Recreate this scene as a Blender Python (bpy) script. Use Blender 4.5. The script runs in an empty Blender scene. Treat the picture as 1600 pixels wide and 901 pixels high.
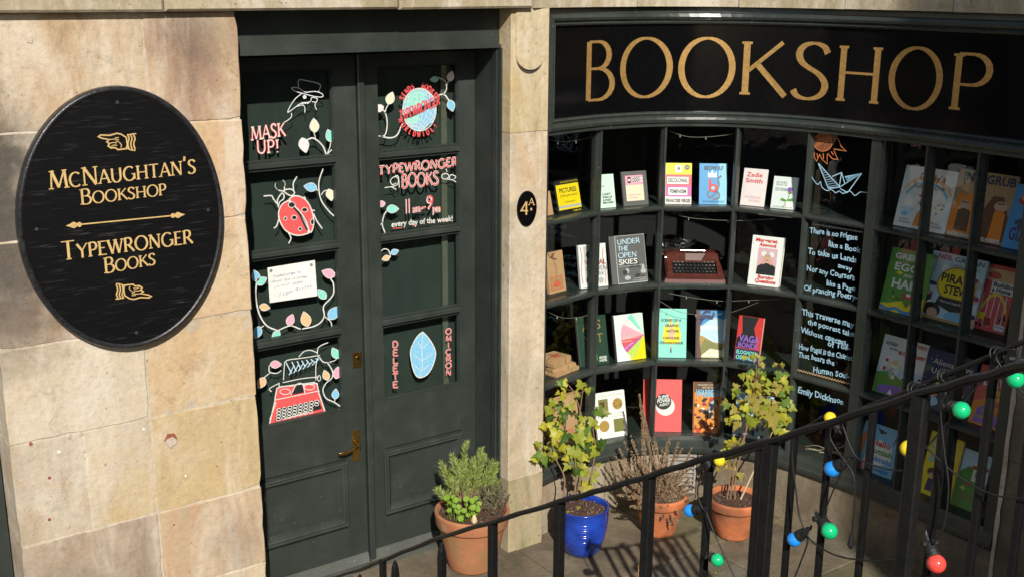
import bpy, math, random
from math import sin, cos, pi, sqrt, atan2, radians, hypot
from mathutils import Vector, Matrix
rnd = random.Random(7)
sc = bpy.context.scene
COL = sc.collection

# ------------------------------------------------------------------ camera
F_PX, CX, CY, EYE = 1786.6434, 800.0, 450.5, 3.0
RW = ((0.81552581, -0.14444217, 0.56040532), (-0.57867515, -0.21568061, 0.78652206), (0.00726161, -0.96572167, -0.2594782))
cam = bpy.data.objects.new('camera', bpy.data.cameras.new('camera'))
COL.objects.link(cam)
cam.data.sensor_width = 36.0
cam.data.lens = 36.0 * F_PX / 1600.0
cam.data.clip_start = 0.05
cam.data.clip_end = 400
M3 = Matrix([[RW[i][0], -RW[i][1], -RW[i][2]] for i in range(3)])
cam.matrix_world = Matrix.Translation((0, 0, EYE)) @ M3.to_4x4()
sc.camera = cam

# ------------------------------------------------------------------ light
SUN = Vector((0.48, 1.0, -0.79)).normalized()
w = bpy.data.worlds.new('World'); sc.world = w; w.use_nodes = True
nt = w.node_tree; bg = nt.nodes['Background']
sky = nt.nodes.new('ShaderNodeTexSky'); sky.sky_type = 'NISHITA'; sky.sun_disc = False
sky.sun_elevation = math.asin(-SUN.z); sky.sun_rotation = radians(205.6)
nt.links.new(sky.outputs[0], bg.inputs[0]); bg.inputs[1].default_value = 0.078
sun = bpy.data.objects.new('sun', bpy.data.lights.new('sun', 'SUN')); COL.objects.link(sun)
sun.data.energy = 4.6; sun.data.angle = radians(0.5); sun.data.color = (1.0, 0.94, 0.85)
sun.rotation_euler = SUN.to_track_quat('-Z', 'Y').to_euler()
sc.view_settings.view_transform = 'Standard'
sc.view_settings.look = 'None'
sc.view_settings.exposure = 0.25
sc.view_settings.gamma = 1.0
sc.view_settings.use_curve_mapping = False
sc.cycles.max_bounces = 8
sc.cycles.transparent_max_bounces = 12

# ------------------------------------------------------------------ geometry of the place
def ray(u, v):
    a = (u - CX, v - CY, F_PX)
    return [sum(RW[i][k] * a[k] for k in range(3)) for i in range(3)]
def on_y(u, v, y):
    r = ray(u, v); k = y / r[1]; return (r[0] * k, y, EYE + r[2] * k)
def on_x(u, v, x):
    r = ray(u, v); k = x / r[0]; return (x, r[1] * k, EYE + r[2] * k)
def on_z(u, v, z):
    r = ray(u, v); k = (z - EYE) / r[2]; return (r[0] * k, r[1] * k, z)
def at_depth(u, v, d):
    r = ray(u, v); k = d / F_PX; return (r[0] * k, r[1] * k, EYE + r[2] * k)
def depth_of(p):
    return sum(RW[i][2] * (p[i] - (EYE if i == 2 else 0)) for i in range(3))

class Plan:
    """a line on the ground plan, measured by s, with an offset behind it (+) or in front (-)"""
    def __init__(self, pts, ss=None):
        self.p = [Vector(p) for p in pts]
        if ss is None:
            ss = [0]
            for a, b in zip(self.p, self.p[1:]): ss.append(ss[-1] + (b - a).length)
        self.s = ss; n = len(pts); self.n = []
        sn = []
        for a, b in zip(self.p, self.p[1:]):
            d = (b - a).normalized(); sn.append(Vector((-d.y, d.x)))
        for i in range(n):
            if i == 0: self.n.append(sn[0])
            elif i == n - 1: self.n.append(sn[-1])
            else:
                m = (sn[i - 1] + sn[i]).normalized(); self.n.append(m / max(.5, m.dot(sn[i])))
        self.sn = sn
    def seg(self, s):
        for i in range(len(self.s) - 1):
            if s <= self.s[i + 1]: return i
        return len(self.s) - 2
    def at(self, s, off=0.0, z=0.0):
        i = self.seg(s); t = (s - self.s[i]) / (self.s[i + 1] - self.s[i])
        a = self.p[i] + self.n[i] * off; b = self.p[i + 1] + self.n[i + 1] * off
        q = a + (b - a) * t
        return (q.x, q.y, z)
    def hit(self, u, v, off=0.0):
        r = ray(u, v); best = None
        for i in range(len(self.p) - 1):
            a = self.p[i] + self.n[i] * off; b = self.p[i + 1] + self.n[i + 1] * off
            dx, dy = b.x - a.x, b.y - a.y
            det = r[0] * (-dy) + dx * r[1]
            if abs(det) < 1e-9: continue
            k = (a.x * (-dy) + dx * a.y) / det
            t = (r[0] * a.y - r[1] * a.x) / det
            if k > 0 and -1e-6 <= t <= 1 + 1e-6:
                best = (self.s[i] + t * (self.s[i + 1] - self.s[i]), EYE + r[2] * k); break
        if best is None:
            i = len(self.p) - 2; a = self.p[i] + self.n[i] * off; b = self.p[i + 1] + self.n[i + 1] * off
            dx, dy = b.x - a.x, b.y - a.y; det = r[0] * (-dy) + dx * r[1]
            k = (a.x * (-dy) + dx * a.y) / det; t = (r[0] * a.y - r[1] * a.x) / det
            best = (self.s[i] + t * (self.s[i + 1] - self.s[i]), EYE + r[2] * k)
        return best
    def tangent(self, s):
        i = self.seg(s); return (self.p[i + 1] - self.p[i]).normalized()

CP = [(3.42, 4.64), (3.70, 4.70), (3.98, 4.72), (4.32, 4.65), (4.63, 4.43), (4.82, 4.08), (4.895, 3.63), (4.91, 3.2), (4.91, 2.75), (4.90, 2.45)]
def catmull(P, n):
    P = [Vector(p) for p in P]; P = [2 * P[0] - P[1]] + P + [2 * P[-1] - P[-2]]; o = []
    for i in range(1, len(P) - 2):
        for k in range(n):
            t = k / n; a, b, c, d = P[i - 1:i + 3]
            o.append(.5 * ((2 * b) + (c - a) * t + (2 * a - 5 * b + 4 * c - d) * t * t + (3 * b - a - 3 * c + d) * t ** 3))
    o.append(P[-2]); return o
SM = Plan(catmull(CP, 8))                                   # the smooth curve of fascia and sill
MS = [.06, .53, .935, 1.335, 1.73, 2.12, 2.41, 2.69, 2.975, 3.3]
PG = Plan([Vector(SM.at(s)[:2]) for s in MS], MS)             # flat panes between the mullions

# ------------------------------------------------------------------ materials
MATS = {}
def newmat(name):
    m = bpy.data.materials.new(name); m.use_nodes = True
    b = m.node_tree.nodes['Principled BSDF']; return m, m.node_tree, b
def N(t, typ, **kw):
    n = t.nodes.new(typ)
    for k, v in kw.items():
        if k.startswith('i_'): n.inputs[k[2:].replace('_', ' ')].default_value = v
        else: setattr(n, k, v)
    return n
def coords(t, scale=(1, 1, 1), rot=(0, 0, 0), loc=(0, 0, 0)):
    c = N(t, 'ShaderNodeTexCoord'); m = N(t, 'ShaderNodeMapping')
    m.inputs['Scale'].default_value = scale; m.inputs['Rotation'].default_value = rot; m.inputs['Location'].default_value = loc
    t.links.new(c.outputs['Object'], m.inputs[0]); return m.outputs[0]
def noise(t, co, scale, detail=4, rough=.6, dist=0):
    n = N(t, 'ShaderNodeTexNoise'); n.inputs['Scale'].default_value = scale; n.inputs['Detail'].default_value = detail
    n.inputs['Roughness'].default_value = rough; n.inputs['Distortion'].default_value = dist
    t.links.new(co, n.inputs['Vector']); return n.outputs['Fac']
def ramp(t, fac, stops):
    r = N(t, 'ShaderNodeValToRGB'); e = r.color_ramp.elements
    while len(e) < len(stops): e.new(.5)
    for i, (p, c) in enumerate(stops):
        e[i].position = p; e[i].color = (c, c, c, 1) if isinstance(c, (int, float)) else (*c, 1)
    t.links.new(fac, r.inputs[0]); return r.outputs[0]
def mix(t, fac, a, b, mode='MIX'):
    m = N(t, 'ShaderNodeMix'); m.data_type = 'RGBA'; m.blend_type = mode
    for idx, v in ((0, fac), (6, a), (7, b)):
        if isinstance(v, (int, float)): m.inputs[idx].default_value = v
        elif isinstance(v, tuple): m.inputs[idx].default_value = (*v, 1)
        else: t.links.new(v, m.inputs[idx])
    return m.outputs[2]
def bump(t, b, h, strength, dist=.01):
    n = N(t, 'ShaderNodeBump'); n.inputs['Strength'].default_value = strength; n.inputs['Distance'].default_value = dist
    t.links.new(h, n.inputs['Height']); t.links.new(n.outputs[0], b.inputs['Normal'])
def flat(name, c, rough=.5, metal=0.0, var=.12, scale=30, bmp=0.0, coat=0.0, sheen=0, spec=.5):
    if name in MATS: return MATS[name]
    m, t, b = newmat(name); co = coords(t)
    f = noise(t, co, scale)
    lo = tuple(max(0, x * (1 - var)) for x in c); hi = tuple(min(1, x * (1 + var)) for x in c)
    t.links.new(ramp(t, f, [(.3, lo), (.7, hi)]), b.inputs['Base Color'])
    b.inputs['Roughness'].default_value = rough; b.inputs['Metallic'].default_value = metal
    b.inputs['Coat Weight'].default_value = coat; b.inputs['Specular IOR Level'].default_value = spec
    if bmp: bump(t, b, noise(t, co, scale * 3, 5), bmp, .004)
    MATS[name] = m; return m
def stone(name, base, patch, stain, seed=0, soot=0.0, streak=.5, grain=1.0, wash=.75, rust=.42, blob=None):
    """sandstone: soft mottling per stone, with lime wash, rust and run-off stains that run on across the joints"""
    if name in MATS: return MATS[name]
    def dull(c): L = .35 * c[0] + .45 * c[1] + .2 * c[2]; return (c[0] * .95 + L * .05, c[1] * .93 + L * .05, c[2] * .86 + L * .06)
    base, patch, stain = dull(base), dull(patch), dull(stain)
    m, t, b = newmat(name)
    co = coords(t, loc=(seed * 3.1, seed * 1.7, seed * 2.3)); cw = coords(t); cs = coords(t, scale=(1, 1, .30)); cs2 = coords(t, scale=(1, 1, .22), loc=(seed * 5.1, seed, seed * .7))
    c = ramp(t, noise(t, co, 2.3, 9, .62, 1.0), [(.38, base), (.62, patch)])
    c = mix(t, ramp(t, noise(t, cs2, 5.0, 8, .66, .9), [(.47, 0.0), (.66, streak)]), c, stain)
    c = mix(t, ramp(t, noise(t, cs, 4.2, 10, .68, .8), [(.47, 0.0), (.61, wash)]), c, tuple(.35 * x + .65 * y for x, y in zip(base, (.66, .60, .51))))
    c = mix(t, ramp(t, noise(t, coords(t, loc=(4, 7, 2)), 3.4, 9, .66, 1.2), [(.54, 0.0), (.70, rust)]), c, tuple(x * y for x, y in zip(base, (.98, .74, .54))))
    c = mix(t, ramp(t, noise(t, coords(t, loc=(9, 1, 5)), 6.5, 10, .72, .6), [(.57, 0.0), (.72, .55)]), c, tuple(x * .50 for x in stain))
    if soot: c = mix(t, ramp(t, noise(t, co, 4.4, 10, .74, .4), [(.46 - soot * .12, 0.0), (.62 - soot * .1, soot * .85)]), c, (.075, .066, .058))
    for (bx, by, bz, br, bs) in (blob or ()):      # soot stain with a place of its own, running across the joints
        mp = N(t, 'ShaderNodeVectorMath', operation='DISTANCE'); t.links.new(coords(t, scale=(1, 1, .8)), mp.inputs[0]); mp.inputs[1].default_value = (bx, by, bz * .8)
        ad = N(t, 'ShaderNodeMath', operation='MULTIPLY_ADD'); ad.inputs[1].default_value = .55; t.links.new(noise(t, cw, 6, 10, .72, .5), ad.inputs[0])
        q = N(t, 'ShaderNodeMath', operation='MULTIPLY'); q.inputs[1].default_value = .5 / br; t.links.new(mp.outputs['Value'], q.inputs[0]); t.links.new(q.outputs[0], ad.inputs[2])
        c = mix(t, ramp(t, ad.outputs[0], [(.42, bs), (.72, 0.0)]), c, (.085, .075, .064))
    mott = noise(t, cw, 38, 10, .72); g = noise(t, cw, 150, 3, .7); und = noise(t, cw, 7, 6, .6)
    c = mix(t, 1.0, c, ramp(t, mott, [(.26, .78), (.5, 1.0), (.74, 1.10)]), 'MULTIPLY')
    c = mix(t, ramp(t, noise(t, coords(t, loc=(2, 2, 2)), 48, 2, .5), [(.27, .6), (.31, 0.0)]), c, tuple(x * .3 for x in base))
    t.links.new(c, b.inputs['Base Color']); b.inputs['Roughness'].default_value = .92; b.inputs['Specular IOR Level'].default_value = .2
    a1 = N(t, 'ShaderNodeMath', operation='MULTIPLY_ADD'); a1.inputs[1].default_value = .30 * grain; t.links.new(g, a1.inputs[0]); t.links.new(mott, a1.inputs[2])
    a2 = N(t, 'ShaderNodeMath', operation='MULTIPLY_ADD'); a2.inputs[1].default_value = 2.2; t.links.new(und, a2.inputs[0]); t.links.new(a1.outputs[0], a2.inputs[2])
    bump(t, b, a2.outputs[0], .55, .006)
    MATS[name] = m; return m
def timber(name, c, rough=.42, wear=.15, vert=True, grain=.35):
    if name in MATS: return MATS[name]
    m, t, b = newmat(name)
    co = coords(t); cg = coords(t, scale=(60, 60, 3) if vert else (4, 4, 90))
    g = noise(t, cg, 1.0, 4, .6); d = noise(t, co, 5, 5, .65)
    col = ramp(t, d, [(.3, tuple(x * .86 for x in c)), (.55, c), (.75, tuple(x * 1.18 + .004 for x in c))])
    col = mix(t, ramp(t, g, [(.62, 0.0), (.8, wear)]), col, tuple(x * 2.2 + .02 for x in c))
    col = mix(t, ramp(t, noise(t, co, 55, 3, .6), [(.70, 0.0), (.75, wear * 1.6)]), col, (.28, .27, .23))
    col = mix(t, ramp(t, noise(t, coords(t, scale=(1, 1, .5)), 2.4, 9, .7, .6), [(.50, 0.0), (.70, .55)]), col, tuple(x * 1.35 + .012 for x in c))
    col = mix(t, ramp(t, noise(t, coords(t, loc=(3, 3, 3)), 26, 4, .6), [(.735, 0.0), (.76, .5)]), col, (.16, .15, .12))
    t.links.new(col, b.inputs['Base Color'])
    t.links.new(ramp(t, d, [(.3, rough - .10), (.7, rough + .18)]), b.inputs['Roughness'])
    bump(t, b, g, grain, .002)
    MATS[name] = m; return m
GREEN = timber('green_door_paint', (.027, .035, .030))
GREEN_H = timber('green_rail_paint', (.030, .038, .033), wear=.3, vert=False)
GREEN_W = timber('weathered_green_paint', (.075, .085, .072), rough=.6, wear=.8, vert=False, grain=.8)
GREEN_WIN = timber('green_window_paint', (.032, .039, .034), rough=.3, wear=.45)
GREEN_MOULD = timber('green_fascia_paint', (.032, .039, .034), rough=.26, wear=.6, vert=False)
BACKING = timber('green_backing_cloth', (.014, .027, .021), rough=.8, wear=.05)
BLACKBOARD = flat('fascia_black_gloss', (.0035, .0035, .004), rough=.14, var=.2, spec=.2)
GOLD = flat('gold_leaf', (.50, .30, .10), rough=.42, metal=.55, var=.22, scale=60)
GOLD_P = flat('gold_paint', (.62, .42, .17), rough=.55, metal=.1, var=.15, scale=80)
BRASS = flat('brass', (.62, .40, .12), rough=.22, metal=1, var=.1)
OLDBRASS = flat('tarnished_brass', (.22, .13, .04), rough=.35, metal=.9, var=.7, scale=160)
IRON = flat('black_iron_paint', (.008, .008, .008), rough=.42, var=.3, scale=60, bmp=.3, spec=.35)
RUBBER = flat('black_rubber', (.012, .012, .012), rough=.55)
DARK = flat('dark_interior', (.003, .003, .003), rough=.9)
SHELF = flat('shelf_green', (.013, .022, .019), rough=.55)
SOILM = flat('potting_soil', (.07, .035, .022), rough=.95, var=.6, scale=90, bmp=1)
PAGES = flat('page_edges', (.72, .68, .58), rough=.8, var=.08, scale=150)
KRAFT = flat('kraft_paper', (.50, .30, .15), rough=.8, var=.12, scale=12, bmp=.5)
def glass_mat(name, tint=(.97, .985, .975), base=.022):
    m = bpy.data.materials.new(name); m.use_nodes = True; t = m.node_tree
    for n in list(t.nodes): t.nodes.remove(n)
    out = N(t, 'ShaderNodeOutputMaterial'); tr = N(t, 'ShaderNodeBsdfTransparent'); gl = N(t, 'ShaderNodeBsdfGlossy')
    tr.inputs[0].default_value = (*tint, 1); gl.inputs['Roughness'].default_value = .015
    g = N(t, 'ShaderNodeNewGeometry'); d = N(t, 'ShaderNodeVectorMath', operation='DOT_PRODUCT')
    t.links.new(g.outputs['Normal'], d.inputs[0]); t.links.new(g.outputs['Incoming'], d.inputs[1])
    a = N(t, 'ShaderNodeMath', operation='ABSOLUTE'); t.links.new(d.outputs['Value'], a.inputs[0])
    s = N(t, 'ShaderNodeMath', operation='SUBTRACT'); s.inputs[0].default_value = 1; t.links.new(a.outputs[0], s.inputs[1])
    p = N(t, 'ShaderNodeMath', operation='POWER'); p.inputs[1].default_value = 5; t.links.new(s.outputs[0], p.inputs[0])
    q = N(t, 'ShaderNodeMath', operation='MULTIPLY_ADD'); q.inputs[1].default_value = 1 - base; q.inputs[2].default_value = base
    t.links.new(p.outputs[0], q.inputs[0])
    mx = N(t, 'ShaderNodeMixShader'); t.links.new(q.outputs[0], mx.inputs[0]); t.links.new(tr.outputs[0], mx.inputs[1]); t.links.new(gl.outputs[0], mx.inputs[2])
    t.links.new(mx.outputs[0], out.inputs[0])
    # slight waviness of old panes
    co = coords(t); b = N(t, 'ShaderNodeBump'); b.inputs['Strength'].default_value = .06; b.inputs['Distance'].default_value = .02
    t.links.new(noise(t, co, 5, 2), b.inputs['Height']); t.links.new(b.outputs[0], gl.inputs['Normal'])
    return m
GLASS = glass_mat('window_glass')
def leafmat(name, c, tr=.35):
    if name in MATS: return MATS[name]
    m, t, b = newmat(name); co = coords(t)
    f = noise(t, co, 55, 4)
    t.links.new(ramp(t, f, [(.3, tuple(x * .75 for x in c)), (.7, tuple(min(1, x * 1.2) for x in c))]), b.inputs['Base Color'])
    b.inputs['Roughness'].default_value = .45; b.inputs['Specular IOR Level'].default_value = .35
    tl = N(t, 'ShaderNodeBsdfTranslucent'); tl.inputs[0].default_value = (c[0] * 1.1, c[1] * 1.2, c[2] * .5, 1)
    mx = N(t, 'ShaderNodeMixShader'); mx.inputs[0].default_value = tr
    out = t.nodes['Material Output']; t.links.new(b.outputs[0], mx.inputs[1]); t.links.new(tl.outputs[0], mx.inputs[2]); t.links.new(mx.outputs[0], out.inputs[0])
    MATS[name] = m; return m
PAL = {
 'white': (.80, .80, .78), 'chalk': (.72, .76, .76), 'black': (.012, .012, .014), 'red': (.62, .035, .03), 'pinkred': (.70, .09, .09), 'coral': (.72, .10, .10),
 'yellow': (.85, .66, .01), 'mint': (.62, .78, .68), 'grey': (.12, .12, .12), 'dgrey': (.045, .045, .05), 'lgrey': (.45, .45, .45), 'pink': (.78, .38, .48),
 'magenta': (.55, .10, .35), 'orange': (.80, .25, .03), 'blue': (.05, .28, .60), 'sky': (.22, .52, .74), 'chalkblue': (.36, .58, .72), 'navy': (.02, .03, .10),
 'cream': (.78, .70, .52), 'teal': (.12, .62, .50), 'green': (.10, .30, .04), 'dgreen': (.018, .05, .032), 'lime': (.50, .66, .12), 'brown': (.12, .05, .025), 'tan': (.42, .26, .13),
 'gold': (.42, .26, .07), 'purple': (.26, .12, .52), 'palepink': (.80, .70, .70), 'peach': (.80, .48, .25), 'aqua': (.25, .68, .58), 'sunorange': (.62, .20, .06),
 'lilac': (.60, .58, .70), 'wine': (.30, .03, .07), 'olive': (.20, .20, .06), 'skin': (.62, .36, .26), 'stampred': (.62, .12, .06), 'rose': (.70, .40, .46), 'dred': (.30, .04, .03), 'lightblue': (.50, .68, .80)}
def C(name):
    return flat('print_' + name, PAL[name], rough=.42, var=.05, scale=40)
def P_(name):
    if name == 'white': return flat('paint_chalk_white', (.66, .67, .63), rough=.75, var=.22, scale=110)
    return flat('paint_' + name, PAL[name], rough=.7, var=.16, scale=90)

# ------------------------------------------------------------------ mesh building
ORG = {}
class MB:
    def __init__(self): self.v = []; self.f = []; self.m = []; self.mi = []
    def mat(self, m):
        if m not in self.m: self.m.append(m)
        return self.m.index(m)
    def add(self, vs, fs, m):
        o = len(self.v); i = self.mat(m); self.v += [tuple(p) for p in vs]
        for f in fs: self.f.append([o + k for k in f]); self.mi.append(i)
    def hexa(self, p, m):      # p: 8 corners, bottom ring then top ring
        self.add(p, [(3, 2, 1, 0), (4, 5, 6, 7), (0, 1, 5, 4), (1, 2, 6, 5), (2, 3, 7, 6), (3, 0, 4, 7)], m)
    def box(self, x0, x1, y0, y1, z0, z1, m):
        self.hexa([(x0, y0, z0), (x1, y0, z0), (x1, y1, z0), (x0, y1, z0), (x0, y0, z1), (x1, y0, z1), (x1, y1, z1), (x0, y1, z1)], m)
    def sbox(self, pl, s0, s1, o0, o1, z0, z1, m, step=.06):
        n = max(1, int(math.ceil((s1 - s0) / step))); brk = sorted(set([s0 + (s1 - s0) * i / n for i in range(n + 1)] + [s for s in pl.s if s0 < s < s1 and pl is PG]))
        vs = []; fs = []
        for s in brk: vs += [pl.at(s, o0, z0), pl.at(s, o1, z0), pl.at(s, o1, z1), pl.at(s, o0, z1)]
        for i in range(len(brk) - 1):
            a = i * 4
            for k in range(4):
                k2 = (k + 1) % 4; fs.append((a + k, a + k2, a + 4 + k2, a + 4 + k))
        fs.append((0, 3, 2, 1)); e = (len(brk) - 1) * 4; fs.append((e, e + 1, e + 2, e + 3)); self.add(vs, fs, m)
    def sweep(self, rings, m, closed=True, caps=True):
        n = len(rings[0]); vs = [p for r in rings for p in r]; fs = []
        for i in range(len(rings) - 1):
            for k in range(n if closed else n - 1):
                k2 = (k + 1) % n; fs.append((i * n + k, i * n + k2, (i + 1) * n + k2, (i + 1) * n + k))
        if caps and closed: fs.append(tuple(range(n))[::-1]); fs.append(tuple((len(rings) - 1) * n + k for k in range(n)))
        self.add(vs, fs, m)
    def tube(self, pts, r, m, n=6, flat_=1.0):
        pts = [Vector(p) for p in pts]; rings = []
        rr = r if isinstance(r, (list, tuple)) else [r] * len(pts)
        d0 = (pts[1] - pts[0]).normalized(); up = Vector((0, 0, 1)) if abs(d0.z) < .9 else Vector((1, 0, 0))
        a = d0.cross(up).normalized()
        for i, p in enumerate(pts):
            d = (pts[min(i + 1, len(pts) - 1)] - pts[max(i - 1, 0)])
            d = d.normalized() if d.length > 1e-9 else d0
            a = (a - d * a.dot(d)).normalized(); b = d.cross(a)
            rings.append([p + (a * cos(2 * pi * k / n) + b * sin(2 * pi * k / n) * flat_) * rr[i] for k in range(n)])
        self.sweep(rings, m)
    def lathe(self, c, prof, m, n=32, cap0=True, cap1=False, wob=0):
        rings = [[(c[0] + r * cos(2 * pi * k / n), c[1] + r * sin(2 * pi * k / n), c[2] + z) for k in range(n)] for r, z in prof]
        vs = [p for r in rings for p in r]; fs = []
        for i in range(len(rings) - 1):
            for k in range(n):
                k2 = (k + 1) % n; fs.append((i * n + k, i * n + k2, (i + 1) * n + k2, (i + 1) * n + k))
        if cap0: fs.append(tuple(range(n))[::-1])
        if cap1: fs.append(tuple((len(rings) - 1) * n + k for k in range(n)))
        self.add(vs, fs, m)
    def chamfer(self, x0, x1, y0, y1, z0, z1, m, c=.006, jit=0.0):
        """box with chamfered front (low y) edges, corners slightly uneven"""
        j = lambda: rnd.uniform(-jit, jit)
        k = [(x0 + j(), z0 + j()), (x1 + j(), z0 + j()), (x1 + j(), z1 + j()), (x0 + j(), z1 + j())]
        yj = rnd.uniform(-jit, jit)
        inner = [(k[0][0] + c, k[0][1] + c), (k[1][0] - c, k[1][1] + c), (k[2][0] - c, k[2][1] - c), (k[3][0] + c, k[3][1] - c)]
        vs = [(x, y1, z) for x, z in k] + [(x, y0 + c, z) for x, z in k] + [(x, y0 + yj, z) for x, z in inner]
        fs = [(8, 9, 10, 11), (0, 3, 2, 1)]
        for a in (0, 4):
            for q in range(4):
                q2 = (q + 1) % 4; fs.append((a + q, a + q2, a + 4 + q2, a + 4 + q))
        self.add(vs, fs, m)
    def rough(self, x0, x1, y0, y1, z0, z1, m, c=.004, chip=.006):
        """stone with uneven, chipped arrises"""
        L = []
        def side(a, b):
            n = max(3, int((Vector(b) - Vector(a)).length / .055))
            for i in range(n): q = i / n; L.append((a[0] + (b[0] - a[0]) * q, a[1] + (b[1] - a[1]) * q))
        side((x0, z0), (x1, z0)); side((x1, z0), (x1, z1)); side((x1, z1), (x0, z1)); side((x0, z1), (x0, z0))
        cx, cz = (x0 + x1) / 2, (z0 + z1) / 2; n = len(L); back = L; mid = []; fr = []
        for x, z in L:
            k = rnd.uniform(0, .0016) + (chip * rnd.random() if rnd.random() < .14 else 0)
            if (abs(x - x0) < .002 or abs(x - x1) < .002) and (abs(z - z0) < .002 or abs(z - z1) < .002): k += chip * rnd.random() * 1.2
            dx = (1 if x < cx else -1) * (abs(x - x0) < .002 or abs(x - x1) < .002); dz = (1 if z < cz else -1) * (abs(z - z0) < .002 or abs(z - z1) < .002)
            mid.append((x + dx * k, z + dz * k)); k2 = k + c * rnd.uniform(.6, 1.5); fr.append((x + dx * k2, z + dz * k2))
        vs = [(x, y1, z) for x, z in back] + [(x, y0 + c * rnd.uniform(.8, 2), z) for x, z in mid] + [(x, y0 + rnd.uniform(0, .0008), z) for x, z in fr] + [(cx, y0, cz)]
        fs = [(a + q, a + (q + 1) % n, a + n + (q + 1) % n, a + n + q) for a in (0, n) for q in range(n)] + [(2 * n + q, 2 * n + (q + 1) % n, 3 * n) for q in range(n)]
        self.add(vs, fs, m)
    def frame(self, fn, a0, a1, b0, b1, prof, m, step=9):
        """mitred frame: loops (inset, height) of a rectangle on the surface fn(a,b,h)"""
        loops = []
        n = max(1, int(math.ceil((a1 - a0) / step)))
        for d, h in prof:
            L = []
            A0, A1, B0, B1 = a0 + d, a1 - d, b0 + d, b1 - d
            for i in range(n): L.append(fn(A0 + (A1 - A0) * i / n, B0, h))
            L.append(fn(A1, B0, h))
            for i in range(n): L.append(fn(A1 - (A1 - A0) * i / n, B1, h))
            L.append(fn(A0, B1, h))
            loops.append(L)
        k = len(loops[0]); vs = [p for L in loops for p in L]; fs = []
        for i in range(len(loops) - 1):
            for q in range(k):
                q2 = (q + 1) % k; fs.append((i * k + q, i * k + q2, (i + 1) * k + q2, (i + 1) * k + q))
        self.add(vs, fs, m)
    def build(self, name, parent=None, smooth=False, label=None, kind=None, org=None):
        o0 = ORG.get(parent.name, (0, 0, 0)) if parent else (org or (0, 0, 0))
        me = bpy.data.meshes.new(name)
        me.from_pydata([(x - o0[0], y - o0[1], z - o0[2]) for x, y, z in self.v], [], self.f)
        for m in self.m: me.materials.append(m)
        me.polygons.foreach_set('material_index', self.mi)
        if smooth: me.polygons.foreach_set('use_smooth', [True] * len(self.f))
        me.update()
        o = bpy.data.objects.new(name, me); COL.objects.link(o)
        if parent: o.parent = parent
        elif org: o.location = org
        ORG[o.name] = o0
        if label: o['label'] = label
        if kind: o['kind'] = kind
        return o
def thing(name, label, cat, org, group=None):
    o = bpy.data.objects.new(name, None); COL.objects.link(o); o.location = org; o.empty_display_size = .05
    o['label'] = label; o['category'] = cat
    if group: o['group'] = group
    ORG[o.name] = tuple(org); return o
def tag(o, label, cat, group=None):
    o['label'] = label; o['category'] = cat
    if group: o['group'] = group
    return o

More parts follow.
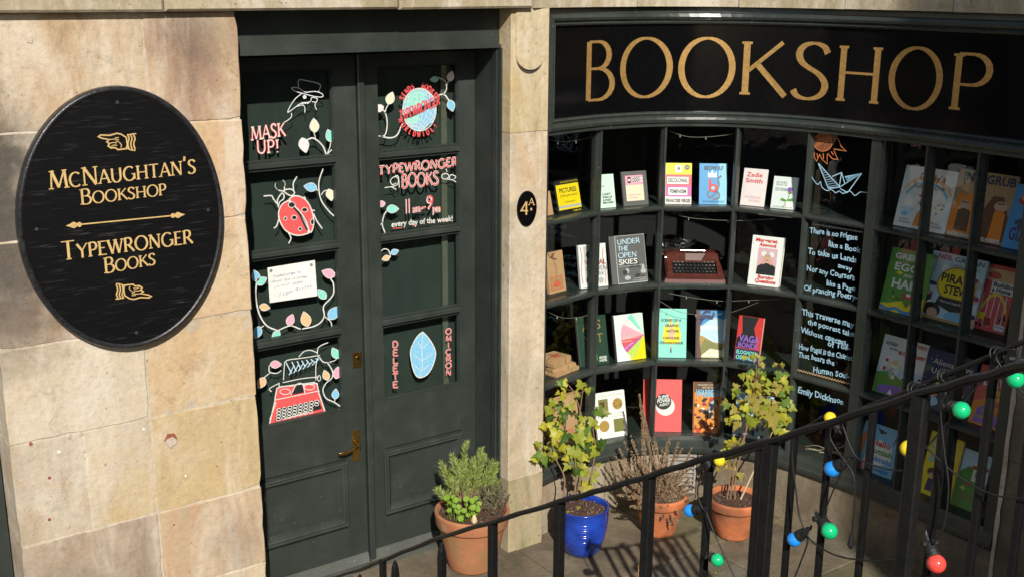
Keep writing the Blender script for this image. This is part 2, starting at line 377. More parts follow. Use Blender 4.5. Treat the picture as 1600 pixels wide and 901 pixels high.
# ------------------------------------------------------------------ lettering
def arc(cx, cy, rx, ry, a0, a1, n=14):
    return [(cx + rx * cos(radians(a0 + (a1 - a0) * i / n)), cy + ry * sin(radians(a0 + (a1 - a0) * i / n))) for i in range(n + 1)]
def _bowl(x, cy, rx, ry, xs=.1): return [(xs, cy + ry), (x, cy + ry)] + arc(x, cy, rx, ry, 90, -90, 10)[1:] + [(xs, cy - ry)]
SERIF = {
 'A': (.76, [([(.02, 0), (.38, 1)], .6), ([(.38, 1), (.74, 0)], 1), ([(.15, .34), (.62, .34)], 1)]),
 'B': (.66, [([(.1, 0), (.1, 1)], 1), (_bowl(.32, .77, .22, .23), 1), (_bowl(.33, .27, .29, .27), 1)]),
 'C': (.84, [(arc(.46, .5, .41, .5, 48, 312, 22), 1)]),
 'D': (.86, [([(.1, 0), (.1, 1)], 1), (_bowl(.34, .5, .44, .5), 1)]),
 'E': (.60, [([(.1, 0), (.1, 1)], 1), ([(.1, .97), (.54, .97)], 1), ([(.1, .52), (.46, .52)], 1), ([(.1, .03), (.57, .03)], 1)]),
 'F': (.56, [([(.1, 0), (.1, 1)], 1), ([(.1, .97), (.53, .97)], 1), ([(.1, .52), (.45, .52)], 1)]),
 'G': (.90, [(arc(.46, .5, .41, .5, 48, 335, 24), 1), ([(.82, .08), (.82, .46)], 1), ([(.62, .46), (.9, .46)], 1)]),
 'H': (.86, [([(.12, 0), (.12, 1)], 1), ([(.74, 0), (.74, 1)], 1), ([(.12, .52), (.74, .52)], 1)]),
 'I': (.30, [([(.15, 0), (.15, 1)], 1)]),
 'J': (.40, [([(.28, 1), (.28, .1), (.2, -.1), (.05, -.16)], 1)]),
 'K': (.76, [([(.12, 0), (.12, 1)], 1), ([(.70, 1), (.16, .46)], .8), ([(.30, .58), (.78, 0)], 1.1)]),
 'L': (.58, [([(.1, 0), (.1, 1)], 1), ([(.1, .03), (.55, .03)], 1)]),
 'M': (1.02, [([(.08, 0), (.16, 1)], .6), ([(.16, 1), (.5, .06)], 1.1), ([(.5, .06), (.85, 1)], .6), ([(.85, 1), (.93, 0)], 1)]),
 'N': (.88, [([(.12, 0), (.12, 1)], .6), ([(.12, 1), (.76, 0)], 1.15), ([(.76, 0), (.76, 1)], .6)]),
 'O': (.96, [(arc(.48, .5, .44, .51, 0, 360, 36), 1)]),
 'P': (.62, [([(.1, 0), (.1, 1)], 1), (_bowl(.32, .73, .25, .27), 1)]),
 'R': (.72, [([(.1, 0), (.1, 1)], 1), (_bowl(.32, .74, .23, .26), 1), ([(.32, .48), (.72, 0)], 1.1)]),
 'S': (.60, [([tuple(p) for p in catmull([(.54, .83), (.49, .93), (.39, .99), (.28, 1.0), (.17, .96), (.10, .87), (.09, .76), (.14, .65), (.25, .56), (.38, .48), (.48, .38), (.53, .26), (.50, .13), (.41, .04), (.29, 0), (.16, .01), (.07, .06), (.02, .15)], 3)], 1.1)]),
 'T': (.76, [([(.38, 0), (.38, 1)], 1), ([(.03, .97), (.73, .97)], 1)]),
 'U': (.84, [([(.12, 1), (.12, .34)] + arc(.42, .34, .30, .35, 180, 360, 12)[1:] + [(.72, 1)], 1)]),
 'V': (.76, [([(.02, 1), (.38, 0)], 1.1), ([(.38, 0), (.74, 1)], .6)]),
 'W': (1.1, [([(.02, 1), (.32, 0)], 1.1), ([(.32, 0), (.55, 1)], .6), ([(.55, 1), (.80, 0)], 1.1), ([(.80, 0), (1.07, 1)], .6)]),
 'Y': (.74, [([(.02, 1), (.37, .5)], 1.1), ([(.37, .5), (.72, 1)], .6), ([(.37, 0), (.37, .5)], 1)]),
 "'": (.22, [([(.12, 1.02), (.08, .76)], .9)]),
 '!': (.30, [([(.15, .3), (.15, 1)], 1), ([(.15, 0), (.15, .09)], 1)]),
 '4': (.62, [([(.45, 0), (.45, .98)], 1), ([(.45, .98), (.02, .3), (.6, .3)], 1)]),
 '.': (.2, [([(.1, .25), (.1, .36)], 1)]), ' ': (.36, [])}
def ribbon(mb, pts, wfun, fn, h, m):
    """flat painted stroke through pts on surface fn"""
    P = [Vector(p) for p in pts]
    Q = [P[0]]
    for p in P[1:]:
        if (p - Q[-1]).length > 1e-6: Q.append(p)
    P = Q
    if len(P) < 2: return
    closed = (P[0] - P[-1]).length < 1e-4 * max(1, len(P)) and len(P) > 4
    vs = []; fs = []
    for i, p in enumerate(P):
        if closed and i in (0, len(P) - 1): d1 = (P[1] - P[0]).normalized(); d0 = (P[-1] - P[-2]).normalized()
        else: d1 = (P[min(i + 1, len(P) - 1)] - P[min(i, len(P) - 2)]).normalized(); d0 = (P[max(i, 1)] - P[max(i - 1, 0)]).normalized()
        n0 = Vector((-d0.y, d0.x)); n1 = Vector((-d1.y, d1.x)); n = n0 + n1
        n = n.normalized() if n.length > .3 else n1
        k = 1 / max(.6, n.dot(n1)); ww = wfun(i, len(P), (d0 + d1)) * .5 * k
        vs += [fn(p.x + n.x * ww, p.y + n.y * ww, h), fn(p.x - n.x * ww, p.y - n.y * ww, h)]
    for i in range(len(P) - 1): fs.append((2 * i, 2 * i + 1, 2 * i + 3, 2 * i + 2))
    mb.add(vs, fs, m)
def serif_glyph(mb, ch, fn, ox, oy, sx, sy, thick, thin, h, m, serif=.1, dx=0.0, dy=1.0, bxx=1.0, bxy=0.0):
    """draw one glyph; x axis = (bxx,bxy)*sx, y axis = (dx,dy)*sy"""
    T = lambda p: (ox + p[0] * sx * bxx + p[1] * sy * dx, oy + p[0] * sx * bxy + p[1] * sy * dy)
    hh = h
    for pts, mul in SERIF[ch][1]:
        def wf(i, n, d, mul=mul):
            L = d.length or 1; return (thin + (thick - thin) * abs(d.y) / L) * mul
        ribbon(mb, [T(p) for p in pts], wf, fn, hh, m); hh += 1.2e-4
        if serif and len(pts) == 2 and abs(pts[0][1] - pts[1][1]) > .6:
            for p in pts:
                if (p[1] < .03 or p[1] > .97) and not (ch in 'AMNW' and ((p[1] > .97 and ch == 'A') or (ch == 'M' and p[1] < .03 and .3 < p[0] < .7) or (ch == 'N' and p == (.76, 0)) or (ch == 'W' and p[1] < .03))):
                    y = .5 * thin / sy if p[1] < .5 else 1 - .5 * thin / sy
                    ribbon(mb, [T((p[0] - serif, y)), T((p[0] + serif, y))], lambda i, n, d: thin, fn, hh, m); hh += 1.2e-4
def serif_text(mb, txt, fn, p0, p1, capsize, thick, thin, h, m, serif=.09, small=None, fit=True, mul=1.0, track=.06, jitter=0):
    """text between baseline points p0 and p1 (surface coordinates); capitals height capsize, 'small' = height of lower case (small caps)"""
    d = Vector(p1) - Vector(p0); L = d.length; d.normalize()
    tot = 0; gl = []
    for ch in txt:
        k = 1.0 if (small is None or not ch.islower()) else small
        g = ch.upper(); adv = SERIF[g][0] * k; gl.append((g, k, tot)); tot += adv + track
    tot -= track; sx = L / tot
    for g, k, x in gl:
        jy = rnd.uniform(-jitter, jitter) * capsize
        serif_glyph(mb, g, fn, p0[0] + d.x * x * sx, p0[1] + d.y * x * sx + jy, sx * k, capsize * k, thick * (k if k == 1 else .82), thin, h, m, serif, bxx=d.x, bxy=d.y)

_G = {}
def glyphs(chars, bold=0.0):
    dg = None
    for ch in chars:
        if (ch, bold) in _G: continue
        def bake(s):
            cu = bpy.data.curves.new('t', 'FONT'); cu.body = s; cu.size = 1.0; cu.resolution_u = 2; cu.offset = bold; cu.fill_mode = 'FRONT'
            ob = bpy.data.objects.new('t', cu); COL.objects.link(ob)
            d = bpy.context.evaluated_depsgraph_get(); d.update()
            me = bpy.data.meshes.new_from_object(ob.evaluated_get(d))
            vs = [tuple(v.co[:2]) for v in me.vertices]; fs = [tuple(p.vertices) for p in me.polygons]
            bpy.data.meshes.remove(me); bpy.data.objects.remove(ob); bpy.data.curves.remove(cu); return vs, fs
        vs, fs = bake(ch) if ch != ' ' else ([], [])
        a = bake('|' + ch + '|')[0]; b = bake('||')[0]
        _G[(ch, bold)] = (vs, fs, max(p[0] for p in a) - max(p[0] for p in b))
ALLCH = "ABCDEFGHIJKLMNOPQRSTUVWXYZabcdefghijklmnopqrstuvwxyz0123456789!'-.&,/: "
glyphs(ALLCH, 0.0); glyphs(ALLCH, .018); glyphs(ALLCH, .034)
def sans_text(mb, txt, fn, p0, p1, size, h, m, bold=.018, jit=0.0, italic=0.0, rot=0.0):
    """sans or hand lettering from p0 to p1 with capitals 'size' high"""
    d = Vector(p1) - Vector(p0); L = d.length; d.normalize()
    tot = sum(_G[(c, bold)][2] for c in txt); sx = L / tot; sy = size / .73
    x = 0; hh = h
    for c in txt:
        vs, fs, adv = _G[(c, bold)]
        jy = rnd.uniform(-jit, jit) * size; jr = rnd.uniform(-jit, jit) * .8; js = 1 + rnd.uniform(-jit, jit)
        out = []
        for (a, b) in vs:
            a2 = a + b * (italic + jr); X = (x + a2 * js) * sx; Y = b * sy * js + jy
            out.append(fn(p0[0] + d.x * X, p0[1] + d.y * X + Y, hh))
        if vs: mb.add(out, fs, m)
        x += adv; hh += 5e-5
def stroke(mb, pts, w_, fn, h, m, smooth=3, taper=False):
    w_ *= .84
    if smooth and len(pts) > 2: pts = [tuple(p) for p in catmull(pts, smooth)]
    ribbon(mb, pts, (lambda i, n, d: w_ * (1 - .7 * abs(2 * i / (n - 1) - 1) ** 3)) if taper else (lambda i, n, d: w_), fn, h, m)
def poly(mb, pts, fn, h, m):
    mb.add([fn(x, y, h) for x, y in pts], [tuple(range(len(pts)))], m)
def ell(cx, cy, rx, ry, n=18, rot=0):
    return [(cx + rx * cos(t) * cos(rot) - ry * sin(t) * sin(rot), cy + rx * cos(t) * sin(rot) + ry * sin(t) * cos(rot)) for t in [2 * pi * k / n for k in range(n)]]

# ================================================================== GROUND AND STREET
PAVE = [stone('paving_%s' % n, b, p, s, seed=i + 20, streak=.4, wash=.10, rust=.3) for i, (n, b, p, s) in enumerate([
    ('warm', (0.186, 0.150, 0.105), (0.112, 0.093, 0.068), (0.081, 0.068, 0.050)), ('grey', (0.177, 0.153, 0.117), (0.112, 0.099, 0.074), (0.074, 0.068, 0.050)), ('mossy', (0.177, 0.150, 0.096), (0.093, 0.090, 0.043), (0.062, 0.068, 0.025))])]
g = MB(); g.add([(-40, -40, -.05), (40, -40, -.05), (40, 40, -.05), (-40, 40, -.05)], [(0, 1, 2, 3)], stone('joint_dirt', (.10, .08, .05), (.07, .06, .04), (.05, .05, .03), 3))
ground = g.build('ground'); ground['kind'] = 'structure'
def flag(x0, x1, y0, y1, m):
    b = MB(); c = .006; z = rnd.uniform(-.0015, .0015)
    j = lambda: rnd.uniform(-.004, .004)
    k = [(x0 + j(), y0 + j()), (x1 + j(), y0 + j()), (x1 + j(), y1 + j()), (x0 + j(), y1 + j())]
    i4 = [(k[0][0] + c, k[0][1] + c), (k[1][0] - c, k[1][1] + c), (k[2][0] - c, k[2][1] - c), (k[3][0] + c, k[3][1] - c)]
    b.add([(x, y, -.045) for x, y in k] + [(x, y, z - c * .7) for x, y in k] + [(x, y, z) for x, y in i4],
          [(8, 9, 10, 11)] + [(a + q, a + (q + 1) % 4, a + 4 + (q + 1) % 4, a + 4 + q) for a in (0, 4) for q in range(4)], m)
    b.build('flagstone', ground)
yy = 2.2
rows = [(2.2, 2.85), (2.855, 3.46), (3.465, 4.02), (4.025, 4.93)]
xs_rows = [[-1.2, .1, 1.3, 2.2, 3.0, 3.9, 4.9, 5.8], [-1.2, .6, 1.8, 2.6, 3.5, 4.35, 5.3], [-1.2, .2, 1.3, 2.3, 3.25, 4.2, 4.75, 5.5], [-1.2, .5, 1.35, 2.45, 3.33, 4.12, 4.9]]
for (y0, y1), xs in zip(rows, xs_rows):
    for a, b_ in zip(xs, xs[1:]): flag(a, b_ - .006, y0, y1, rnd.choice(PAVE))
m_ = MB(); m_.box(-12, 1.12, -9, .3, 1.0, 1.72, PAVE[1]); m_.box(2.9, 12, -9, .3, 1.0, 1.72, PAVE[1]); m_.box(1.121, 2.899, -9, 0.1, 1.0, 1.72, PAVE[1])
o = m_.build('street_pavement'); o['kind'] = 'structure'
# stair from the pavement down to the yard
stairs = MB(); st0 = None
o = bpy.data.objects.new('stone_stair', None); COL.objects.link(o); o['kind'] = 'structure'; ORG[o.name] = (0, 0, 0)
for k in range(10):
    zt = .172 * (k + 1); y1 = 2.85 - .275 * k
    b = MB(); b.box(1.13, 2.89, y1 - .30, y1, 0 if k < 1 else zt - .19, zt, PAVE[k % 2]); b.build('step', o)
rw = MB(); rw.box(-6, 1.119, .301, .42, -.04, 1.68, stone('rubble_dark', (.16, .13, .10), (.11, .10, .08), (.07, .06, .05), 9)); rw.box(2.905, 4.86, .301, .42, -.04, 1.68, stone('rubble_dark', (0, 0, 0), (0, 0, 0), (0, 0, 0)))
tag(rw.build('retaining_wall'), 'dark retaining wall holding up the street behind the photographer', 'wall')
hg = MB(); rh = random.Random(77); HG = [leafmat('hedge_a', (.05, .09, .025), .2), leafmat('hedge_b', (.10, .15, .04), .2)]
for i in range(5200):
    x = rh.uniform(2.95, 4.85) if i % 3 else rh.uniform(-1.5, 1.0); z = rh.uniform(.05, 2.0); y = .45 + abs(rh.gauss(0, .12)) + .25 * (1 - z / 2); s_ = rh.uniform(.02, .045)
    a = Vector((rh.uniform(-1, 1), rh.uniform(-.3, 1), rh.uniform(-1, 1))).normalized(); b_ = a.cross(Vector((rh.uniform(-1, 1), 1, rh.uniform(-1, 1)))).normalized(); p = Vector((x, y, z))
    hg.add([p - a * s_, p + b_ * s_ * .5, p + a * s_, p - b_ * s_ * .5], [(0, 1, 2, 3)], HG[i % 2])
o = hg.build('wall_ivy'); tag(o, 'mass of dark ivy growing up the retaining wall below the street', 'ivy'); o['kind'] = 'stuff'
# unseen building added across the street: its corner shades the shopfront's right
ob = thing('added_shade_building', 'unseen tall stone building added across the street to shade the shopfront', 'building', (6, -12, 1.7))
m_ = MB(); m_.box(.09, 14, -14, -6.34, 1.72, 15, stone('opposite_stone', (.30, .26, .20), (.24, .21, .17), (.14, .12, .1), 12)); m_.build('wall', ob)
for i in range(5):
    for j in range(4):
        x = 1.4 + i * 2.5; z = 3.0 + j * 3.0
        b = MB(); b.box(x, x + 1.1, -6.36, -6.30, z, z + 1.8, flat('sash_white', (.6, .6, .57))); wf = b.build('window_frame', ob)
        b = MB(); b.box(x + .08, x + 1.02, -6.31, -6.285, z + .08, z + 1.72, flat('far_pane', (.02, .025, .03), rough=.1)); b.build('pane', wf)

# ================================================================== LEFT STONE WALL
ST = {
 'a': ((.52, .42, .29), (.47, .34, .22), (.30, .21, .15), 0, .75), 'b': ((.50, .38, .26), (.38, .25, .18), (.26, .17, .13), 0, .85),
 'c': ((.46, .37, .27), (.34, .28, .21), (.24, .19, .15), .25, .6), 'd': ((.57, .43, .28), (.55, .38, .23), (.42, .29, .20), 0, .5),
 'e': ((.50, .41, .31), (.46, .33, .24), (.30, .23, .18), .1, .5), 'f': ((.58, .45, .29), (.56, .40, .25), (.48, .35, .24), 0, .3),
 'g': ((.58, .51, .41), (.52, .44, .34), (.48, .38, .26), 0, .4), 'h': ((.56, .45, .30), (.54, .40, .24), (.50, .33, .18), 0, .6),
 'i': ((.50, .44, .36), (.48, .38, .27), (.34, .28, .22), .12, .6), 'j': ((.52, .41, .24), (.54, .48, .40), (.44, .30, .15), 0, .4),
 'k': ((.53, .42, .23), (.50, .38, .22), (.40, .28, .18), 0, .4), 'l': ((.46, .39, .31), (.38, .30, .23), (.28, .20, .15), .2, .7),
 'm': ((.56, .41, .26), (.44, .34, .24), (.56, .30, .15), 0, .75)}
def STN(k, seed): b, p, s, so, stq = ST[k]; return stone('sandstone_' + k + '_%d' % seed, b, p, s, seed=seed, soot=so, streak=stq, blob=[(-.50, 0, 2.28, .34, .92), (-.42, 0, 1.98, .34, .85), (-.46, 0, 1.72, .28, .6), (.33, 0, 2.78, .22, .45), (-.34, 0, .40, .25, .4), (.40, 0, .50, .2, .35)])
wall = thing('stone_wall', 'patchy sandstone block wall carrying the black oval sign', 'wall', (1.35, 4.6, 0))
JZ = [-.02, .368, .753, 1.196, 1.595, 2.017, 2.431, 2.872]
XL, XR = .828, 1.876
layout = [  # rows from the bottom: (joints, stones)
 ([XL, 1.30, XR], 'lh'), ([XL, 1.395, XR], 'lm'), ([XL, 1.115, 1.39, XR], 'ijk'), ([XL, 1.392, XR], 'gh'),
 ([XL, 1.30, XR], 'ef'), ([XL, 1.35, XR], 'cd'), ([XL, 1.485, XR], 'ab')]
sd = 0
for r, (xs, ks) in enumerate(layout):
    for i, k in enumerate(ks):
        sd += 1; z0, z1 = JZ[r], JZ[r + 1]; b = MB()
        gapx = .0022
        b.rough(xs[i] + (gapx / 2 if i else 0), xs[i + 1] - (gapx / 2 if i < len(ks) - 1 else -.0015 * rnd.uniform(-2, 2)), 4.6 + rnd.uniform(-.0025, .0025), 4.93, z0 + .0008, z1 - .0008, STN(k, sd), c=.0035)
        b.build('stone_block', wall)
b = MB(); b.box(XL + .005, XR - .01, 4.603, 4.92, -.03, 2.871, stone('lime_mortar', (.58, .52, .42), (.50, .43, .34), (.25, .2, .15), 5)); b.build('mortar', wall)
# old fixings, plugs and a spalled patch
def blotch(u, v, r, m, name, dep=.002):
    x, y, z = on_y(u, v, 4.6); b = MB()
    n = 11; pts = [(x + r * rnd.uniform(.7, 1.2) * cos(2 * pi * k / n), z + r * rnd.uniform(.7, 1.2) * sin(2 * pi * k / n)) for k in range(n)]
    b.add([(p, 4.6 + .003, q) for p, q in pts] + [(p * .85 + x * .15, 4.6 - dep, q * .85 + z * .15) for p, q in pts],
          [tuple(range(n, 2 * n))] + [(k, (k + 1) % n, n + (k + 1) % n, n + k) for k in range(n)], m)
    b.build(name, wall)
brick = flat('red_brick_spall', (.28, .09, .05), rough=.9, bmp=1); cem = flat('pale_filler', (.50, .42, .35), rough=.9, bmp=.6); wht = flat('white_plug', (.72, .70, .66), rough=.8)
blotch(267, 684, .030, brick, 'spalled_patch', .003); blotch(267, 690, .026, cem, 'filler_patch', .0055)
for (u, v, r, m) in [(93, 706, .007, wht), (225, 670, .007, wht), (77, 746, .007, brick), (77, 811, .007, brick), (108, 682, .009, cem), (126, 677, .009, cem), (131, 704, .009, cem), (342, 647, .008, cem),
                     (48, 693, .008, brick), (353, 412, .008, cem), (358, 867, .008, cem), (107, 822, .007, cem), (46, 62, .016, cem), (272, 819, .005, brick), (290, 743, .006, wht)]:
    blotch(u, v, r, m, 'wall_plug')
# return and green timber left of the wall
lt = MB(); lt.box(.1, .822, 4.80, 4.9, -.02, 2.87, GREEN); tag(lt.build('timber_screen'), 'dark green timber just left of the stone wall', 'screen')

# ================================================================== CORNICE
cor = thing('stone_cornice', 'projecting stone cornice running along the top of the whole shopfront', 'cornice', (2.5, 4.5, 2.87))
CM = [stone('cornice_stone_%d' % i, (.42 - .03 * (i % 2), .36 - .02 * (i % 2), .25), (.34, .29, .19), (.24, .21, .13), seed=40 + i, streak=.35) for i in range(3)]
for i, (a, b_) in enumerate([(-1.0, .93), (.934, 1.56), (1.564, 2.62), (2.624, 3.36)]):
    b = MB(); b.chamfer(a, b_, 4.555, 4.93, 2.874, 3.4, CM[i % 3], c=.01, jit=.002); b.build('cornice_block', cor)
for i, (a, b_) in enumerate([(-.05, .7), (.704, 1.3), (1.304, 1.9), (1.904, 2.5), (2.504, 3.25)]):
    b = MB(); b.sbox(SM, a, b_, -.055, .35, 2.874 + .001 * (i % 2), 3.4, CM[i % 3]); b.build('cornice_block', cor)

# ================================================================== DOORWAY
sur = thing('door_surround', 'dark green timber lintel and jambs around the double door', 'door frame', (2.57, 4.75, 0))
b = MB(); b.box(XR + .002, 3.268, 4.70, 4.90, 2.684, 2.873, GREEN_H); b.box(XR + .002, 3.268, 4.685, 4.70, 2.684, 2.70, GREEN_H); b.build('lintel', sur)
b = MB(); b.box(3.252, 3.30, 4.672, 4.95, 0, 2.683, GREEN); b.box(3.244, 3.252, 4.70, 4.735, 0, 2.683, GREEN); b.build('jamb', sur)
b = MB(); b.box(XR + .001, XR + .02, 4.72, 4.95, 0, 2.683, GREEN); b.build('jamb', sur)
b = MB(); b.box(XR + .02, 3.252, 4.86, 4.95, -.02, .028, GREEN_W); b.build('threshold', sur)
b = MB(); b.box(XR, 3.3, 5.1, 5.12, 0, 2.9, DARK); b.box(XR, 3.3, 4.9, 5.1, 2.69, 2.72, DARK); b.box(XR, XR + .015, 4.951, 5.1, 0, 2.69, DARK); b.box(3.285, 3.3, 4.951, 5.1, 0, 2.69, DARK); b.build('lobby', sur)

GY = 4.922                                                     # plane of the door glass
def fd(x, z, h): return (x, GY - h, z)
def pxd(pts, o=(0, 0), k=1.0):
    r = []
    for u, v in pts:
        q = on_y(o[0] + u / k, o[1] + v / k, GY); r.append((q[0], q[2]))
    return r
ROWZ = [(2.19, 2.60), (1.772, 2.152), (1.340, 1.735), (.905, 1.300)]
def door_leaf(x0, x1, g0, g1, label, meeting):
    t = thing('door_leaf', label, 'door', ((x0 + x1) / 2, 4.9, 0), 'pair of glazed door leaves')
    F, B = 4.90, 4.945
    b = MB(); b.box(x0 + .003, g0, F, B, .03, 2.66, GREEN)
    b.build('stile', t)
    b = MB(); b.box(g1, x1 - .002, F, B, .03, 2.66, GREEN); b.build('stile', t)
    for z0, z1 in ((2.602, 2.66), (.64, .903)):
        b = MB(); b.box(g0, g1, F + .0005, B, z0, z1, GREEN_H); b.build('rail', t)
    b = MB(); b.box(g0, g1, F + .0005, B, .03, .25, GREEN_H); b.build('rail', t)
    b = MB(); v = [(x0 + .01, .03), (x1 - .004, .03)]
    b.hexa([(x0 + .006, F - .022, .032), (x1 - .004, F - .022, .032), (x1 - .004, F, .032), (x0 + .006, F, .032), (x0 + .006, F - .004, .085), (x1 - .004, F - .004, .085), (x1 - .004, F, .085), (x0 + .006, F, .085)], GREEN_W)
    b.build('weather_board', t)
    panes = []
    for i, (z0, z1) in enumerate(ROWZ):
        b = MB(); b.box(g0 + .001, g1 - .001, GY, GY + .004, z0 - .005, z1 + .005, GLASS); panes.append(b.build('pane', t))
        b = MB(); b.frame(lambda a, c, h: (a, F - h, c), g0, g1, z0 - .0005, z1 + .0005, [(0, 0), (.004, 0), (.009, -.021)], GREEN_W if 0 else GREEN, 9); b.build('glazing_bead', t)
    for i in range(3):
        zt, zb = ROWZ[i][0], ROWZ[i + 1][1]
        b = MB(); zm = (zt + zb) / 2
        prof = [(F + .020, zt), (F + .004, zt - .002), (F - .004, zt - .009), (F - .004, zb + .010), (F + .004, zb + .003), (F + .020, zb)]
        b.sweep([[(x, y, z) for y, z in prof] for x in (g0 + .001, g1 - .001)], GREEN_H); b.build('glazing_bar', t)
    # lower panel with bolection moulding
    p0, p1, q0, q1 = g0 - .012, g1 + .012, .262, .625
    b = MB(); b.box(g0, g1, F + .012, B, .25, .64, GREEN_H); b.build('panel', t)
    b = MB(); b.frame(lambda a, c, h: (a, F - h, c), p0, p1, q0, q1, [(0, 0), (.003, .010), (.011, .013), (.016, .007), (.022, .007), (.026, .011), (.033, .006), (.045, -.010), (.050, -.010), (.054, -.013)], GREEN_H, 9); b.build('panel_moulding', t)
    return t, panes
LX0, LX1, RX1 = 1.896, 2.572, 3.2515
dl, panesL = door_leaf(LX0, LX1, 1.99, 2.455, 'left leaf of the green double door, with ladybird and typewriter paintings', 1)
dr, panesR = door_leaf(LX1, RX1, 2.686, 3.155, 'right leaf of the green double door, with globe painting and opening hours', 0)
b = MB(); prof = [(2.560, 4.90), (2.562, 4.893), (2.572, 4.890), (2.576, 4.896), (2.582, 4.886), (2.604, 4.886), (2.610, 4.896), (2.614, 4.90)]
b = MB(); b.sweep([[(x + .012, y, z) for x, y in [(2.563, 4.8995), (2.563, 4.884), (2.569, 4.880), (2.592, 4.880), (2.598, 4.884), (2.598, 4.8995)]] for z in (.03, 2.66)], GREEN); b.build('meeting_bead', dr)
bk = thing('backing_screen', 'dark green cloth screens hung behind the door glass', 'curtain', (2.57, 5.0, 0))
for (x0, x1) in ((1.93, 2.53), (2.60, 3.20)):
    n = 60; vs = []; 
    for i in range(n + 1):
        x = x0 + (x1 - x0) * i / n; y = 4.985 + .0012 * sin(i * .55)
        vs += [(x, y, .7), (x, y, 2.66)]
    b = MB(); b.add(vs, [(2 * i, 2 * i + 2, 2 * i + 3, 2 * i + 1) for i in range(n)], BACKING); b.build('cloth', bk, smooth=True)
b = MB(); b.box(3.085, 3.118, 4.96, 4.972, .7, 2.66, flat('inner_batten', (.07, .085, .06))); b.build('batten', bk)

# handle and lock
def onF(u, v, y=4.9): q = on_y(u, v, y); return q[0], q[2]
hx, hz = onF(560, 694)
b = MB(); b.chamfer(2.488 + .008, 2.488 + .050, 4.893, 4.90, hz - .085, hz + .085, BRASS, c=.003); hd = b.build('handle', dl)
hx = 2.488 + .029
b = MB(); b.tube([(hx, 4.893, hz + .015), (hx, 4.862, hz + .015), (hx - .006, 4.852, hz + .015), (hx - .04, 4.848, hz + .008), (hx - .085, 4.850, hz - .006), (hx - .112, 4.85, hz - .004), (hx - .122, 4.846, hz + .006)], [.012, .009, .0095, .0085, .008, .0075, .006], BRASS, 10); b.build('lever', hd, smooth=True)
b = MB()
for dz in (-.077, .077):
    for dx in (-.014, .014): b.tube([(hx + dx, 4.894, hz + dz), (hx + dx, 4.8915, hz + dz)], .0025, OLDBRASS, 8)
b.build('screws', hd)
lx, lz = onF(558.5, 561)
b = MB(); b.chamfer(lx - .028, lx + .024, 4.8955, 4.90, lz - .042, lz + .040, OLDBRASS, c=.002); lk = b.build('lock_plate', dl)
b = MB(); b.tube([(lx, 4.897, lz + .01), (lx, 4.892, lz + .01)], .009, BRASS, 12); b.build('keyhole', lk)

# ================================================================== PAINTINGS ON THE DOOR GLASS
WL = .0055
def leaf_at(mb, u, v, ang, size, colr, o, k, fn=fd, px=pxd, h=.0012, veins=True):
    """heart shaped painted leaf; ang = image angle (degrees, 0 right, 90 up) of the tip; size in crop px"""
    a = radians(ang); L = size; pts = []
    for t in [i / 12 for i in range(13)]:
        wv = .36 * sin(pi * min(1, t * 1.0)) ** .75 * (1.15 - .5 * t); pts.append((t, wv))
    side = [(t, wv) for t, wv in pts] + [(t, -wv) for t, wv in pts[::-1][1:-1]]
    q = [(u + L * ((t - .5) * cos(a) + w_ * sin(a)), v - L * ((t - .5) * sin(a) - w_ * cos(a))) for t, w_ in side]
    P = px(q, o, k); poly(mb, P, fn, h, P_(colr)); ribbon(mb, P + [P[0]], lambda i, n, d: .0028, fn, h + .0003, P_('white'))
def vine(mb, pts, o, k, w_=WL, fn=fd, px=pxd, h=.0008): stroke(mb, px(pts, o, k), w_, fn, h, P_('white'), 4)
def lines(mb, L, o, k, w_, colr='white', fn=fd, px=pxd, h=.0016, sm=3):
    for i, p in enumerate(L): stroke(mb, px(p, o, k), w_, fn, h + i * 6e-5, P_(colr), sm)

# pane 1 left: masked bird, MASK UP!
b = MB(); o, k = (400, 80), 5.005
lines(b, [[(333, 292), (332, 228), (400, 234), (500, 262), (487, 320)], [(277, 290), (300, 312), (400, 342), (470, 358), (520, 358), (515, 335), (470, 318), (430, 318), (385, 322), (335, 292), (295, 285), (277, 290)],
          [(355, 335), (310, 370), (270, 425), (247, 480), (300, 445), (350, 410), (420, 398), (432, 365)], [(380, 482), (380, 440), (360, 422), (310, 436)], [(276, 485), (275, 515), (250, 540), (220, 557)],
          [(435, 362), (476, 372), (470, 400), (438, 396)], [(466, 400), (460, 430), (474, 460)], [(350, 412), (358, 404), (366, 414), (374, 402), (384, 412), (394, 402), (402, 412), (412, 400)]], o, k, .0045, 'chalk')
poly(b, pxd(ell(379, 360, 15, 15), o, k), fd, .0016, P_('white'))
vine(b, [(550, 815), (520, 740), (450, 682), (395, 697)], o, k, .008); vine(b, [(550, 815), (575, 760), (585, 705)], o, k); vine(b, [(465, 682), (450, 630)], o, k, .005); vine(b, [(550, 815), (608, 755)], o, k)
for (u, v, a, s, c) in [(455, 582, 95, 110, 'cream'), (577, 663, 110, 105, 'aqua'), (375, 737, -75, 120, 'palepink')]: leaf_at(b, u, v, a, s, c, o, k)
b.build('painting', panesL[0])
def slab(mb, txt, o, k, p0, p1, cap, outer='pinkred', inner='white', w0=.0100, w1=.0050, h=.001, fn=fd, px=pxd, serif=.14):
    a, c = px([p0, p1], o, k); cz = px([(p0[0], p0[1] - cap)], o, k)[0][1] - a[1]
    st = rnd.getstate()
    serif_text(mb, txt, fn, a, c, cz, w0, w0, h, P_(outer), serif, jitter=.04, track=.1); rnd.setstate(st)
    serif_text(mb, txt, fn, (a[0], a[1]), (c[0], c[1]), cz, w1, w1, h + .0012, P_(inner), serif, jitter=.04, track=.1)
